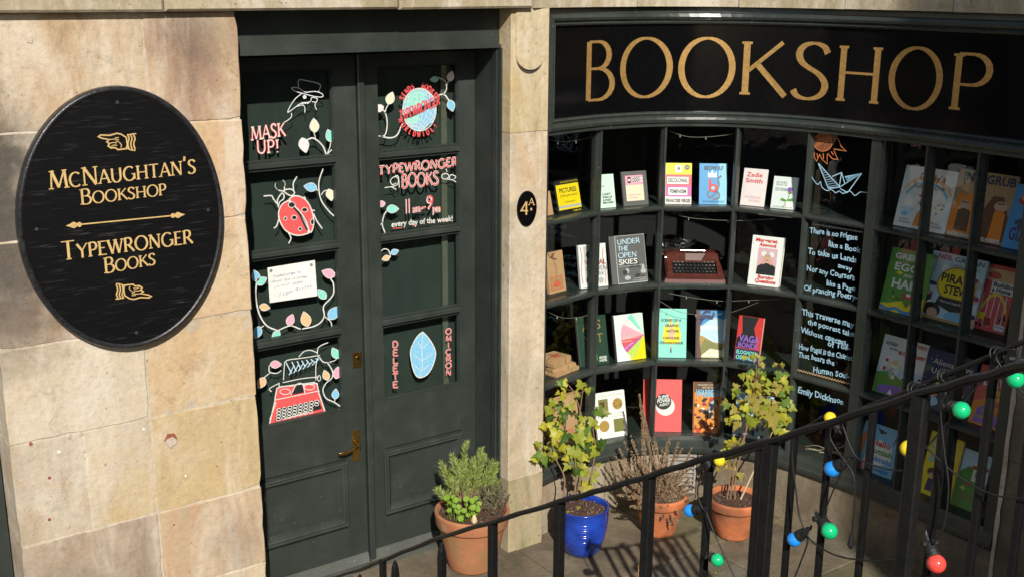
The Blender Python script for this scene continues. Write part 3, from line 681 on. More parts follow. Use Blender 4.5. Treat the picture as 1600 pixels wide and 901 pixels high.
b = MB(); slab(b, 'MASK', (370, 0), 3.605, (82, 790), (272, 768), 78); b.build('lettering', panesL[0]); b = MB(); slab(b, 'UP!', (370, 0), 3.605, (112, 868), (238, 858), 74); b.build('lettering', panesL[0])

# pane 2 left: ladybird
b = MB(); o, k = (370, 240), 4.096
lw = [(330, 300), (290, 325), (268, 370), (272, 425), (305, 485), (350, 515), (400, 524), (450, 512), (458, 503), (440, 455), (410, 400), (370, 345)]
rwg = [(335, 292), (365, 271), (415, 280), (455, 315), (480, 370), (492, 430), (484, 485), (466, 503), (445, 440), (408, 378), (352, 318)]
for hh, q in ((.0010, lw), (.0013, rwg)):
    P = [tuple(p) for p in catmull(pxd(q, o, k) + pxd([q[0]], o, k), 3)]; poly(b, P[:-1], fd, hh, P_('pinkred')); ribbon(b, P, lambda i, n, d: .006, fd, hh + .0003, P_('white'))
for (u, v, r, r2) in [(433, 360, 16, 12), (366, 410, 15, 12), (310, 416, 8, 8), (405, 482, 10, 9), (482, 437, 9, 17), (350, 328, 20, 16)]:
    poly(b, pxd(ell(u, v, r + 4, r2 + 4), o, k), fd, .0019, P_('white')); poly(b, pxd(ell(u, v, r, r2), o, k), fd, .0022, P_('black'))
stroke(b, pxd([(362, 345), (398, 385), (425, 440), (450, 490)], o, k), .011, fd, .0024, P_('black'), 3)
lines(b, [[(265, 345), (258, 300), (285, 255), (300, 265), (298, 290), (272, 312), (265, 345)], [(305, 232), (345, 228), (368, 250), (350, 270), (325, 262), (303, 245), (305, 232)], [(265, 235), (300, 240), (303, 215)],
          [(255, 320), (232, 290), (220, 270), (170, 272)], [(362, 235), (360, 190), (383, 148)], [(270, 405), (255, 460), (235, 478)], [(325, 500), (345, 540), (330, 575)], [(490, 385), (510, 430), (545, 480)], [(480, 362), (497, 366)], [(420, 288), (432, 280), (438, 298)]], o, k, .007, h=.0028)
lines(b, [[(258, 232), (243, 210), (248, 190)], [(303, 215), (308, 190), (292, 170)]], o, k, .003, h=.0028)
vine(b, [(552, 98), (527, 170), (525, 230), (540, 300), (590, 370), (640, 415)], o, k, .007); vine(b, [(525, 240), (500, 225)], o, k); vine(b, [(540, 265), (560, 240), (590, 235)], o, k)
leaf_at(b, 470, 215, 172, 85, 'sky', o, k); leaf_at(b, 597, 265, -75, 78, 'cream', o, k)
b.build('painting', panesL[1])

# pane 3 left: vine of coloured leaves round the note
b = MB(); o, k = (370, 450), 3.917
vine(b, [(130, -95), (120, -30), (116, 50), (135, 150), (180, 225), (250, 258)], o, k, .008); vine(b, [(250, 258), (300, 235), (335, 228), (390, 249)], o, k, .007); vine(b, [(400, 247), (470, 232), (515, 205), (535, 165), (530, 110), (570, 65), (592, 30), (590, -30), (575, -60), (600, -95)], o, k, .008)
vine(b, [(535, 170), (575, 205), (582, 250)], o, k, .006); vine(b, [(130, 250), (165, 228)], o, k, .006); vine(b, [(337, 228), (330, 200)], o, k, .005)
for (u, v, a, s, c) in [(170, 115, -10, 65, 'peach'), (125, 270, 250, 80, 'sky'), (238, 288, 230, 70, 'aqua'), (328, 192, 70, 75, 'pink'), (421, 187, 105, 95, 'peach'), (520, 35, 130, 75, 'aqua'), (592, 150, 55, 95, 'sky'), (150, -45, 30, 75, 'aqua'), (115, -75, 110, 75, 'sky'), (560, -90, 160, 85, 'pink')]: leaf_at(b, u, v, a, s, c, o, k)
b.build('painting', panesL[2])

# pane 4 left: painted typewriter
b = MB(); body = [(245, 610), (272, 600), (490, 580), (502, 640), (540, 755), (197, 840), (232, 690), (235, 660)]
poly(b, pxd(body, o, k), fd, .001, P_('pinkred')); P = pxd(body + [body[0]], o, k); ribbon(b, P, lambda i, n, d: .006, fd, .0013, P_('white'))
poly(b, pxd([(250, 735), (500, 680), (520, 735), (232, 810)], o, k), fd, .0016, P_('black'))
poly(b, pxd([(330, 650), (360, 590), (400, 585), (412, 635)], o, k), fd, .0016, P_('black'))
for r_ in range(4):
    for c_ in range(8 - (r_ > 1)):
        u = 258 + c_ * 33 + r_ * (-2) ; v = 742 - c_ * 7.5 + r_ * 19
        if u < 515: P = pxd(ell(u, v, 13, 8, 12), o, k); ribbon(b, P + [P[0]], lambda i, n, d: .0035, fd, .002 + r_ * 1e-4 + c_ * 1e-5, P_('white'))
lines(b, [[(285, 560), (290, 480), (303, 440), (400, 425), (508, 408)], [(500, 412), (483, 470), (483, 560)], [(378, 418), (410, 385), (450, 377), (490, 392)], [(492, 402), (495, 365), (520, 345), (558, 330)], [(280, 575), (400, 550), (500, 540)],
          [(265, 600), (480, 572)], [(330, 650), (365, 585), (402, 585), (415, 640)], [(238, 680), (505, 625)], [(258, 575), (258, 600), (272, 602)], [(258, 578), (198, 612), (212, 630)], [(290, 795), (440, 755)], [(240, 695), (200, 800)]], o, k, .0055, h=.0022)
for (u, v) in [(295, 630), (443, 602)]:
    P = pxd(ell(u, v, 32, 17, 16), o, k); ribbon(b, P + [P[0]], lambda i, n, d: .004, fd, .0025, P_('white'))
P = pxd(ell(502, 548, 10, 17, 12), o, k); ribbon(b, P + [P[0]], lambda i, n, d: .004, fd, .0025, P_('white'))
for i in range(13):
    a = (300 + i * 14, 545 - i * 10 if i < 4 else 500 - i * 5); 
    u0 = 305 + i * 14; b0 = 455 + (6 - abs(i - 6)) * 0
    stroke(b, pxd([(u0 - 5 + min(i, 3) * 4, 452 - i * 2), (u0 + 30, 520 - i * 7)] if i % 2 == 0 else [(u0, 535 - i * 6), (u0 + 32, 470 - i * 3)], o, k), .006, fd, .0022 + i * 5e-5, P_('lightblue'), 0)
vine(b, [(505, 420), (530, 450), (575, 452)], o, k, .006); vine(b, [(560, 452), (600, 440), (612, 425)], o, k, .005); vine(b, [(555, 455), (583, 500), (583, 545), (545, 580), (527, 620), (545, 670), (595, 695), (632, 720)], o, k, .007); vine(b, [(600, 690), (600, 665)], o, k, .005)
vine(b, [(272, 500), (245, 518), (200, 510), (198, 470)], o, k, .006); vine(b, [(205, 515), (165, 545)], o, k, .005)
for (u, v, a, s, c) in [(238, 464, 0, 70, 'pink'), (150, 578, 240, 78, 'peach'), (602, 395, 120, 75, 'aqua'), (545, 530, 110, 65, 'peach'), (613, 515, 80, 75, 'pink'), (603, 645, 85, 65, 'sky')]: leaf_at(b, u, v, a, s, c, o, k)
b.build('painting', panesL[3])

# pane 1 right: globe
b = MB(); o, k = (560, 90), 3.22; gc = (306, 263); RX, RY = 84, 107
poly(b, pxd(ell(*gc, RX, RY, 28), o, k), fd, .0010, P_('sky'))
poly(b, pxd([(250, 190), (300, 165), (340, 185), (325, 230), (290, 250), (235, 255)], o, k), fd, .0013, P_('aqua')); poly(b, pxd([(240, 300), (300, 290), (310, 320), (270, 335), (232, 320)], o, k), fd, .0013, P_('aqua'))
def gp(lat, lon):       # tilted grid of a globe
    la, lo = radians(lat), radians(lon); x, y, z = cos(la) * sin(lo), sin(la), cos(la) * cos(lo)
    a = radians(-20); y, z = y * cos(a) - z * sin(a), y * sin(a) + z * cos(a)
    a = radians(-14); x, y = x * cos(a) - y * sin(a), x * sin(a) + y * cos(a)
    return (gc[0] + RX * x, gc[1] - RY * y), z
for lat in range(-75, 80, 15):
    q = [gp(lat, lo) for lo in range(-90, 91, 10)]; q = [p for p, z in q if z > 0]
    if len(q) > 3: lines(b, [q], o, k, .003, h=.0016 + (lat + 90) * 1e-6, sm=2)
for lon in range(-80, 90, 16):
    q = [gp(la, lon) for la in range(-80, 81, 10)]; q = [p for p, z in q if z > 0]
    if len(q) > 3: lines(b, [q], o, k, .003, h=.0019 + (lon + 90) * 1e-6, sm=2)
P = pxd(ell(*gc, RX, RY, 30), o, k); ribbon(b, P + [P[0]], lambda i, n, d: .005, fd, .0022, P_('white'))
poly(b, pxd([(330, 362), (365, 330), (378, 335), (355, 362), (325, 372)], o, k), fd, .0021, P_('black'))
poly(b, pxd([(225, 290), (262, 275), (380, 215), (392, 236), (270, 300), (222, 312)], o, k), fd, .0024, P_('black'))
vine(b, [(90, 395), (130, 394), (143, 355), (143, 310), (130, 270), (112, 262)], o, k, .007); vine(b, [(133, 285), (140, 255), (158, 225)], o, k, .006); vine(b, [(110, 396), (160, 405), (195, 390), (215, 345), (225, 335)], o, k, .008)
vine(b, [(380, 208), (410, 188), (435, 190), (460, 225)], o, k, .008); vine(b, [(425, 188), (443, 160), (435, 120), (400, 100)], o, k, .006); vine(b, [(443, 140), (455, 115)], o, k, .005)
for (u, v, a, s, c) in [(160, 205, 70, 66, 'cream'), (100, 257, 200, 56, 'palepink'), (381, 111, 185, 42, 'aqua'), (464, 95, 75, 54, 'palepink'), (466, 243, -75, 60, 'sky')]: leaf_at(b, u, v, a, s, c, o, k)
b.build('painting', panesR[0])
b = MB()
def ring_text(txt, a0, a1, rx, ry, flip, cap, m, w_=.006):
    for i, ch in enumerate(txt):
        if ch == ' ': continue
        a = radians(a0 + (a1 - a0) * i / (len(txt) - 1)); u, v = gc[0] + rx * cos(a), gc[1] - ry * sin(a)
        base = pxd([(u, v)], o, k)[0]; up = pxd([(gc[0] + (rx + cap * (1 if not flip else -1)) * cos(a), gc[1] - (ry + cap * (1 if not flip else -1)) * sin(a))], o, k)[0]
        d = Vector(up) - Vector(base); L = d.length; d.normalize(); bx = Vector((d.y, -d.x)); wd = L * .72; aw = SERIF[ch][0]
        serif_glyph(b, ch, fd, base[0] - bx.x * wd * aw * .5, base[1] - bx.y * wd * aw * .5, wd, L, w_, w_, .0012 + i * 1e-5, m, 0, dx=d.x, dy=d.y, bxx=bx.x, bxy=bx.y)
ring_text('SENDS', 152, 110, RX + 3, RY + 4, False, 24, P_('pinkred')); b.build('lettering', panesR[0]); b = MB(); ring_text('BOOKS', 80, 38, RX + 3, RY + 4, False, 24, P_('pinkred')); b.build('lettering', panesR[0]); b = MB(); ring_text('WORLDWIDE!', 205, 320, RX + 30, RY + 30, True, 25, P_('pinkred')); b.build('lettering', panesR[0]); b = MB()
A, Bp = pxd([(205, 322), (408, 238)], o, k); serif_text(b, 'TYPEWRONGER', fd, A, Bp, .050, .0065, .0065, .0030, P_('pinkred'), .12, jitter=.05)
b.build('lettering', panesR[0])

# pane 2 right: opening hours
b = MB(); slab(b, 'TYPEWRONGER', o, k, (100, 592), (498, 545), 45, 'white', 'pinkred', .0105, .0055); b.build('lettering', panesR[1]); b = MB(); slab(b, 'BOOKS', o, k, (218, 656), (402, 638), 66, 'white', 'pinkred', .011, .006, serif=.12); b.build('lettering', panesR[1]); b = MB()
def hand(mb, txt, o, k, p0, p1, cap, colr, bold=.018, jit=.08, fn=fd, px=pxd, h=.0012):
    a, c = px([p0, p1], o, k); cz = px([(p0[0], p0[1] - cap)], o, k)[0][1] - a[1]; sans_text(mb, txt, fn, a, c, cz, h, P_(colr), bold, jit)
for kk, (txt, x0, x1, y0, y1, cap) in enumerate([('11', 233, 262, 785, 781, 75), ('am', 272, 312, 781, 776, 42), ('-', 315, 340, 778, 770, 60), ('9', 340, 376, 765, 758, 72), ('pm', 372, 412, 780, 776, 42)]):
    hand(b, txt, o, k, (x0, y0), (x1, y1), cap, 'white', .018, .02); hand(b, txt, o, k, (x0 + 3, y0 - 1), (x1 + 3, y1 - 1), cap, 'pinkred', 0.0, .02, h=.002)
b.build('lettering', panesR[1]); b = MB(); hand(b, 'every day of the week!', o, k, (165, 852), (475, 822), 30, 'white', .018, .06)
for q in ([(172, 860), (220, 856)], [(272, 846), (293, 843)], [(352, 832), (380, 828)], [(402, 824), (458, 818)]): stroke(b, pxd(q, o, k), .005, fd, .0018, P_('pinkred'), 0)
b.build('lettering', panesR[1])
b = MB()
ORN = [[(132, 655), (165, 650), (195, 640), (200, 610), (180, 600), (160, 620), (170, 640), (190, 632)], [(165, 650), (190, 665)], [(205, 655), (200, 600), (185, 595)], [(492, 628), (470, 615), (425, 610), (420, 590), (445, 585), (455, 600), (440, 612)], [(455, 612), (465, 590), (490, 600), (480, 612)], [(445, 575), (440, 560)]]
lines(b, ORN[:3], o, k, .0055); b.build('painting', panesR[1]); b = MB(); lines(b, ORN[3:], o, k, .0055)
b.build('painting', panesR[1]); b = MB(); vine(b, [(135, 885), (120, 840), (130, 790), (150, 765)], o, k, .007); vine(b, [(100, 855), (125, 825)], o, k, .006); leaf_at(b, 172, 762, 0, 62, 'aqua', o, k); leaf_at(b, 112, 737, 190, 46, 'pink', o, k)
b.build('painting', panesR[1])
# pane 3 right: small sprig
b = MB(); o2, k2 = (560, 360), 3.217
vine(b, [(102, 122), (125, 95), (150, 100), (160, 130), (145, 150)], o2, k2, .006); leaf_at(b, 137, 140, 200, 42, 'peach', o2, k2); leaf_at(b, 182, 108, 20, 42, 'sky', o2, k2); b.build('painting', panesR[2])
# pane 4 right: vertical words and a plain blue painted shape
b = MB()
for word, x, y0, y1, sw in (('DELETE', 186, 588, 790, -2), ('OMICRON', 453, 520, 725, 0)):
    n = len(word)
    for i, ch in enumerate(word):
        yb = y0 + (y1 - y0) * i / (n - 1)
        slab(b, ch, o2, k2, (x - 14, yb + 1), (x + 14, yb - 2), 27 if n == 7 else 32, 'white', 'pinkred', .0085, .0055, serif=0)
b.build('lettering', panesR[3])
b = MB(); sh = [(322, 508), (345, 530), (375, 575), (388, 620), (372, 680), (345, 722), (305, 737), (280, 710), (265, 650), (262, 600), (280, 555), (300, 525)]
P = [tuple(p) for p in catmull(pxd(sh + [sh[0]], o2, k2), 3)]; poly(b, P[:-1], fd, .001, P_('sky')); ribbon(b, P, lambda i, n, d: .006, fd, .0013, P_('white'))
lines(b, [[(322, 515), (318, 600), (322, 670), (310, 730)], [(300, 560), (320, 590), (350, 560)], [(280, 620), (320, 650), (372, 615)], [(285, 680), (318, 700), (358, 670)]], o2, k2, .004, h=.0016)
b.build('painting', panesR[3])

# handwritten note
q = pxd([(417, 418), (491, 406), (494, 461), (420, 472)]); b = MB(); dyn = [.004, .004, .010, .008]
b.add([(x, GY - .003 - d, z) for (x, z), d in zip(q, dyn)] + [(x, GY - .0025 - d, z) for (x, z), d in zip(q, dyn)], [(0, 1, 2, 3), (7, 6, 5, 4)] + [(i, (i + 1) % 4, 4 + (i + 1) % 4, 4 + i) for i in range(4)], flat('note_paper', (.78, .77, .73)))
nt_ = thing('paper_note', 'white handwritten paper note fixed to the left door glass', 'note', (q[0][0], GY, q[0][1])); b.build('sheet', nt_)
b = MB(); fn = lambda x, z, h: (x, GY - .010 - h, z)
pen = flat('pale_pen', (.30, .32, .45), rough=.7)
for txt, p0, p1, c in [('Typewronger is', (424, 433), (468, 425), 4), ('closed due to illness', (422, 441), (478, 432), 4), ('we shall reopen', (426, 449), (474, 440), 4), ('11am 9/4/22', (433, 463), (486, 451), 8)]:
    a, e = pxd([p0, p1]); sans_text(b, txt, fn, a, e, c * .0032, .001, pen, 0.0, .12, .15)
b.build('handwriting', nt_)
for p in ((422, 422), (485, 413)): b = MB(); poly(b, ell(*pxd([p])[0], .008, .008, 12), fn, .001, flat('tack_grey', (.20, .26, .24))); b.build('tack', nt_)

# ================================================================== PILASTER
pil = thing('stone_pilaster', 'narrow stone pilaster between door and curved window', 'pilaster', (3.37, 4.6, 0))
PM = [stone('pilaster_base', (.42, .34, .23), (.32, .29, .17), (.19, .20, .08), 61, streak=.6, wash=.3), stone('pilaster_shaft', (.60, .50, .38), (.40, .35, .26), (.46, .35, .24), 62, streak=.6), stone('pilaster_top', (.56, .45, .26), (.46, .38, .23), (.36, .29, .18), 63, streak=.3)]
for i, (z0, z1) in enumerate([(-.02, .415), (.419, 2.272), (2.276, 2.873)]):
    # shaft: recessed field, margin strip at the right, splay at the left
    e = [0, .003, 0][i]; b = MB()
    prof = [(3.262, 4.99), (3.262, 4.604), (3.266, 4.6), (3.456, 4.6 + (.0035 if i < 2 else 0)), (3.458, 4.5965), (3.487, 4.5965), (3.491, 4.601), (3.491, 4.85)]
    if i == 2: prof = [(3.262, 4.99), (3.262, 4.604), (3.266, 4.6), (3.46, 4.6), (3.461, 4.5965), (3.487, 4.5965), (3.491, 4.601), (3.491, 4.85)]
    if i == 0: prof = [(3.262, 4.99), (3.262, 4.599), (3.268, 4.594), (3.485, 4.592), (3.491, 4.598), (3.491, 4.85)]
    b.sweep([[(x, y, z) for x, y in prof] for z in (z0, z1)], PM[i]); b.build('stone_block', pil)
b = MB(); b.box(3.268, 3.48, 4.604, 4.9, -.02, 2.87, MATS['lime_mortar']); b.build('mortar', pil)
# carved tongue at the head of the pilaster
x0, x1, zt, zb = 3.286, 3.462, 2.872, 2.655; cxm = (x0 + x1) / 2; r = (x1 - x0) / 2
out = [(x0, zt)] + [(cxm + r * cos(a), zb + .078 * sin(a)) for a in [radians(180 + 180 * i / 18) for i in range(19)]] + [(x1, zt)]
b = MB(); n = len(out)
b.add([(x, 4.5975, z) for x, z in out] + [(cxm + (x - cxm) * .975, 4.593 - (.004 if z < zb + .05 else 0), z + (.002 if z < zb else 0)) for x, z in out], [tuple(range(n, 2 * n))] + [(i, (i + 1) % n, n + (i + 1) % n, n + i) for i in range(n)], PM[2]); b.build('carved_tongue', pil)
b = MB(); b.add([(x, 4.598, z) for x, z in [(cxm + r * 1.0 * cos(a), zb + .078 * sin(a)) for a in [radians(195 + 150 * i / 14) for i in range(15)]]] + [(x, 4.5972, z) for x, z in [(cxm + r * .97 * cos(a), zb - .006 + .088 * sin(a)) for a in [radians(345 - 150 * i / 14) for i in range(15)]]], [tuple(range(30))], flat('tongue_shade', (.05, .04, .03), rough=.95)); b.build('tongue_shade_crescent', pil)  # dark crescent painted below the tongue in place of its shadow
# number plaque 4A
pq = thing('number_plaque', 'small black oval house number plate on the stone pilaster', 'number sign', (3.363, 4.59, 1.888))
el = ell(3.363, 1.888, .060, .090, 32); b = MB()
b.add([(x, 4.601, z) for x, z in el] + [(x, 4.592, z) for x, z in el], [tuple(range(32, 64))] + [(i, (i + 1) % 32, 32 + (i + 1) % 32, 32 + i) for i in range(32)], BLACKBOARD); b.build('oval_plate', pq)
fp = lambda x, z, h: (x, 4.5915 - h, z); b = MB()
serif_text(b, '4', fp, (3.322, 1.862), (3.369, 1.856), .068, .010, .005, .001, GOLD_P, .07); serif_text(b, 'A', fp, (3.371, 1.905), (3.405, 1.901), .036, .006, .0035, .001, GOLD_P, .12); poly(b, ell(3.387, 1.883, .006, .0075), fp, .001, GOLD_P); b.build('numeral', pq)

# ================================================================== OVAL SIGN
m, t, bb = newmat('black_grained_board'); cg = coords(t, scale=(8, 8, 190)); ci = coords(t)
gr = noise(t, cg, 1.0, 3, .55); patch = noise(t, coords(t, scale=(3, 3, 12)), 1.0, 3)
fm = N(t, 'ShaderNodeMath', operation='MULTIPLY'); t.links.new(ramp(t, gr, [(.57, 0.0), (.68, 1.0)]), fm.inputs[0]); t.links.new(ramp(t, patch, [(.42, .05), (.66, .7)]), fm.inputs[1])
t.links.new(mix(t, fm.outputs[0], (.0045, .0045, .005), (.06, .06, .064)), bb.inputs['Base Color']); bb.inputs['Roughness'].default_value = .38; bb.inputs['Specular IOR Level'].default_value = .3; bump(t, bb, gr, .5, .0015)
OVAL = m; RIM = flat('black_rim', (.02, .02, .022), rough=.3, var=.6, scale=50, bmp=.4)
SX, SZ, RA, RB = 1.347, 2.06, .409, .533
os_ = thing('oval_sign', 'large black oval board with gold lettering and pointing hands', 'sign', (SX, 4.57, SZ))
n = 96; rings = []
for (d, y) in [(0, 4.603), (0, 4.568), (.003, 4.560), (.010, 4.556), (.017, 4.558), (.021, 4.563)]:
    rings.append([(SX + (RA - d) * cos(2 * pi * i / n), y, SZ + (RB - d) * sin(2 * pi * i / n)) for i in range(n)])
b = MB(); b.sweep(rings, RIM, closed=True, caps=False); b.build('rim', os_, smooth=True)
b = MB(); b.add(rings[-1], [tuple(range(n))], OVAL); b.build('board', os_)
YO = 4.5625
fo = lambda x, z, h: (x, YO - h, z)
def pxo(pts, o=(0, 0), k=1.0): return [(lambda q: (q[0], q[2]))(on_y(o[0] + u / k, o[1] + v / k, YO)) for u, v in pts]
def otext(txt, p0, p1, cap, small, name='lettering'):
    a, e = pxo([p0, p1]); b = MB(); serif_text(b, txt, fo, a, e, cap, .0106 * cap / .075, .0042 * cap / .075, .0006, GOLD_P, .14, small=small, track=.07); b.build(name, os_)
otext('McNaughtan\'s', (78, 296.5), (306, 270.5), .071, .78); otext('Bookshop', (127, 320), (260, 304.5), .060, .76)
otext('Typewronger', (97, 407), (301, 380), .075, .76); otext('Books', (164, 427), (243, 413), .062, .76)
b = MB(); a, e = pxo([(124, 351), (270, 337)]); stroke(b, [a, e], .006, fo, .0006, GOLD_P, 0)
dv = (Vector(e) - Vector(a)).normalized(); nv = Vector((-dv.y, dv.x))
for p, s in ((a, -1), (e, 1)):
    p = Vector(p); tip = p + dv * s * .052
    poly(b, [tuple(p + dv * s * q + nv * w_) for q, w_ in [(.052, 0), (.035, .006), (.022, .013), (.012, .009), (.008, .004), (.008, -.004), (.012, -.009), (.022, -.013), (.035, -.006)]][::s], fo, .0008, GOLD_P)
    poly(b, ell(p.x, p.y, .009, .010, 12), fo, .0010, GOLD_P)
b.build('ornament', os_)
def pointing_hand(u0, v0, k, fl):
    """printer's fist, built as gold outline strokes and a cuff"""
    b = MB(); o = (u0, v0); T = lambda L: pxo([(x if not fl else 190 - x, y if not fl else 92 - (y * .95)) for x, y in L], o, k)
    out = [(2, 18), (12, 10), (55, 12), (90, 2), (110, 6), (135, 22), (140, 55), (135, 75), (110, 78), (95, 80), (82, 70), (62, 72), (48, 62), (55, 52), (42, 42), (55, 32), (20, 26), (2, 18)]
    P = T(out); ribbon(b, P, lambda i, n, d: .0055, fo, .0008, GOLD_P)
    for i, q in enumerate([[(55, 32), (80, 30), (100, 34)], [(55, 50), (72, 46), (90, 48)], [(62, 64), (78, 58), (92, 60)], [(80, 24), (100, 22)], [(100, 44), (112, 58), (108, 70)], [(84, 38), (98, 42)]]): stroke(b, T(q), .004, fo, .0010 + i * 4e-5, GOLD_P, 3)
    for i, x in enumerate((146, 160, 174)): stroke(b, T([(x - 6, 6), (x + 2, 28), (x - 4, 52), (x + 3, 80)]), .0065, fo, .0012 + i * 4e-5, GOLD_P, 4)
    stroke(b, T([(140, 10), (168, 4), (182, 4)]), .005, fo, .0016, GOLD_P, 0); stroke(b, T([(138, 74), (160, 82), (178, 84)]), .005, fo, .0017, GOLD_P, 0)
    b.build('painted_hand', os_)
pointing_hand(153, 208, 3.05, False); pointing_hand(177.5, 439, 3.2, True)
for (u, v) in ((183, 160), (325, 328), (57, 358), (213, 519)):
    x, z = pxo([(u, v)])[0]; b = MB(); b.tube([(x, YO, z), (x, YO - .003, z)], .0065, flat('screw_grey', (.10, .10, .11), rough=.4, metal=.6), 10); b.build('screw', os_)

# ================================================================== CURVED SHOP WINDOW
GO = .034                                                        # glass plane offset
win = thing('shop_window', 'concave green bookshop window divided into small panes', 'window', (4.5, 4.4, .33))
ZT, ZB = 2.25, .41
MZ = [(ZB, .845), (.880, 1.308), (1.343, 1.757), (1.790, 2.25)]      # clear opening of each row
BARS = [(.845, .880), (1.308, 1.343), (1.757, 1.790)]
def mullion(s, hw, z0=ZB, z1=ZT, nose=.012, name='mullion'):
    c = Vector(PG.at(s)[:2]); i = min(range(len(MS)), key=lambda q: abs(MS[q] - s)); nrm = PG.n[i].normalized() if abs(MS[i] - s) < .05 else PG.sn[PG.seg(s)]
    tg = Vector((nrm.y, -nrm.x)); b = MB()
    prof = [(-hw, .055), (-hw, .022), (-hw * .75, .012), (-nose * .6, .006 - .006), (-nose * .5, -.008), (nose * .5, -.008), (nose * .6, 0), (hw * .75, .012), (hw, .022), (hw, .055)]
    b.sweep([[(c.x + tg.x * a + nrm.x * d, c.y + tg.y * a + nrm.y * d, z) for a, d in prof] for z in (z0, z1)], GREEN_WIN); return b.build(name, win)
for s, hw in ((.53, .017), (.935, .017), (1.335, .017), (1.73, .018), (2.41, .017), (2.69, .017)): mullion(s, hw)
mullion(2.12, .038, nose=.05, name='post'); 
b = MB(); b.sbox(PG, .068, .125, -.005, .06, ZB, ZT, GREEN_WIN); b.build('post', win)
b = MB(); b.sbox(PG, 2.945, 3.01, -.012, .07, .33, ZT + .6, GREEN_WIN); b.build('post', win)
EDGE = [.125, .53, .935, 1.335, 1.73, 2.12, 2.41, 2.69, 2.945]
for i in range(8):
    a, c = EDGE[i], EDGE[i + 1]
    for j, (z0, z1) in enumerate(BARS):
        b = MB(); prof = [(.055, z0), (.020, z0), (.008, z0 + .008), (-.004, z0 + .011), (-.006, z1 - .011), (.004, z1 - .004), (.020, z1), (.055, z1)]
        b.sweep([[PG.at(s, d, z) for d, z in prof] for s in (a + .004, c - .004)], GREEN_MOULD); b.build('glazing_bar', win)
WP = {}
for i in range(8):
    a, c = EDGE[i], EDGE[i + 1]
    for j, (z0, z1) in enumerate(MZ):
        b = MB(); b.hexa([PG.at(a, GO, z0 - .01), PG.at(c, GO, z0 - .01), PG.at(c, GO + .003, z0 - .01), PG.at(a, GO + .003, z0 - .01), PG.at(a, GO, z1 + .01), PG.at(c, GO, z1 + .01), PG.at(c, GO + .003, z1 + .01), PG.at(a, GO + .003, z1 + .01)], GLASS); WP[(i, j)] = b.build('pane', win)
# sill
sp = [(.08, .30), (-.030, .312), (-.034, .325), (-.034, .345), (-.026, .352), (-.020, .385), (-.012, .392), (-.006, .412), (.08, .414)]
b = MB(); b.sweep([[SM.at(.07 + (3.0 - .07) * i / 48, d, z) for d, z in sp] for i in range(49)], GREEN_MOULD); b.build('sill', win)
# interior: shelves, side boards, back and ceiling
for z in (.409, .878, 1.341, 1.788):
    b = MB(); b.sbox(PG, .07, 3.0, .057, .34, z - .018, z, SHELF, step=.3); b.build('shelf', win)
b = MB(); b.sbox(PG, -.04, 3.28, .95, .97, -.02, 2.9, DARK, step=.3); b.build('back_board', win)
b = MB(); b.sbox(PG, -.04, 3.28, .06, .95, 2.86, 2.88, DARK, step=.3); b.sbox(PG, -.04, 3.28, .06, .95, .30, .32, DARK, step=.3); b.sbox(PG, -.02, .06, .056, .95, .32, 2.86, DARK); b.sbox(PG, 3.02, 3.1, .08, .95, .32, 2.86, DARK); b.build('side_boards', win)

# painted sun, boat and verse on the fifth column
IO = GO
fw = lambda s, z, h: PG.at(s, IO - h, z)
def pxw(pts, o=(0, 0), k=1.0): return [PG.hit(o[0] + u / k, o[1] + v / k, IO) for u, v in pts]
b = MB(); o, k = (1220, 190), 3.605
q = pxw(ell(238, 118, 52, 50, 20), o, k); poly(b, q, fw, .0008, flat('paint_burnt_orange', (.22, .07, .03), rough=.8, var=.7, scale=120)); ribbon(b, q + [q[0]], lambda i, n, d: .004, fw, .001, P_('sunorange'))
for i in range(9): stroke(b, pxw([(195 + i * 9, 150 - i * 5), (215 + i * 9, 90 - i)], o, k), .0028, fw, .0012 + i * 5e-5, P_('sunorange'), 0)
lines(b, [[(190, 175), (188, 200), (203, 225), (220, 185)], [(218, 185), (235, 215), (262, 240), (262, 185)], [(265, 180), (290, 210), (322, 215), (300, 165)], [(298, 155), (330, 160), (370, 168), (340, 140), (325, 100), (295, 95)], [(205, 180), (208, 205)], [(240, 180), (242, 212)], [(285, 170), (297, 190)]], o, k, .005, 'sunorange', fw, pxw, sm=0)
lines(b, [[(212, 236), (268, 375), (330, 370)], [(212, 236), (332, 368)], [(290, 310), (343, 288), (362, 352)], [(343, 288), (330, 370)], [(362, 312), (455, 293), (330, 372)], [(455, 293), (380, 398)], [(268, 378), (320, 372)], [(335, 378), (378, 402)]], o, k, .006, 'chalkblue', fw, pxw, sm=0)
for i in range(10): stroke(b, pxw([(222 + i * 8, 262 + i * 12), (232 + i * 10, 258 + i * 11)], o, k) if 0 else pxw([(220 + i * 5.2, 255 + i * 12.5), (226 + i * 10.5, 250 + i * 12)], o, k), .003, fw, .0014 + i * 5e-5, P_('chalkblue'), 0)
poly(b, pxw([(362, 314), (450, 296), (375, 338)], o, k), fw, .0012, flat('paint_dim_blue', (.12, .28, .40), rough=.8, var=.6, scale=150))
lines(b, [[(172, 288), (178, 318), (208, 355), (225, 340), (232, 370), (262, 390), (285, 384), (310, 402), (330, 392), (352, 406), (390, 392), (418, 418), (448, 398), (488, 402)]], o, k, .005, 'chalkblue', fw, pxw)
b.build('painting', WP[(4, 3)])
def zig(p0, p1, n, amp, colr, mb, h=.001):
    a, e = pxw([p0, p1]); pts = [(a[0] + (e[0] - a[0]) * i / n, a[1] + (e[1] - a[1]) * i / n + (amp if i % 2 else -amp)) for i in range(n + 1)]
    ribbon(mb, pts, lambda i, n, d: .003, fw, h, P_(colr))
b = MB(); zig((1270, 350), (1348, 363), 34, .004, 'lgrey', b); b.build('zigzag_border', WP[(4, 2)])
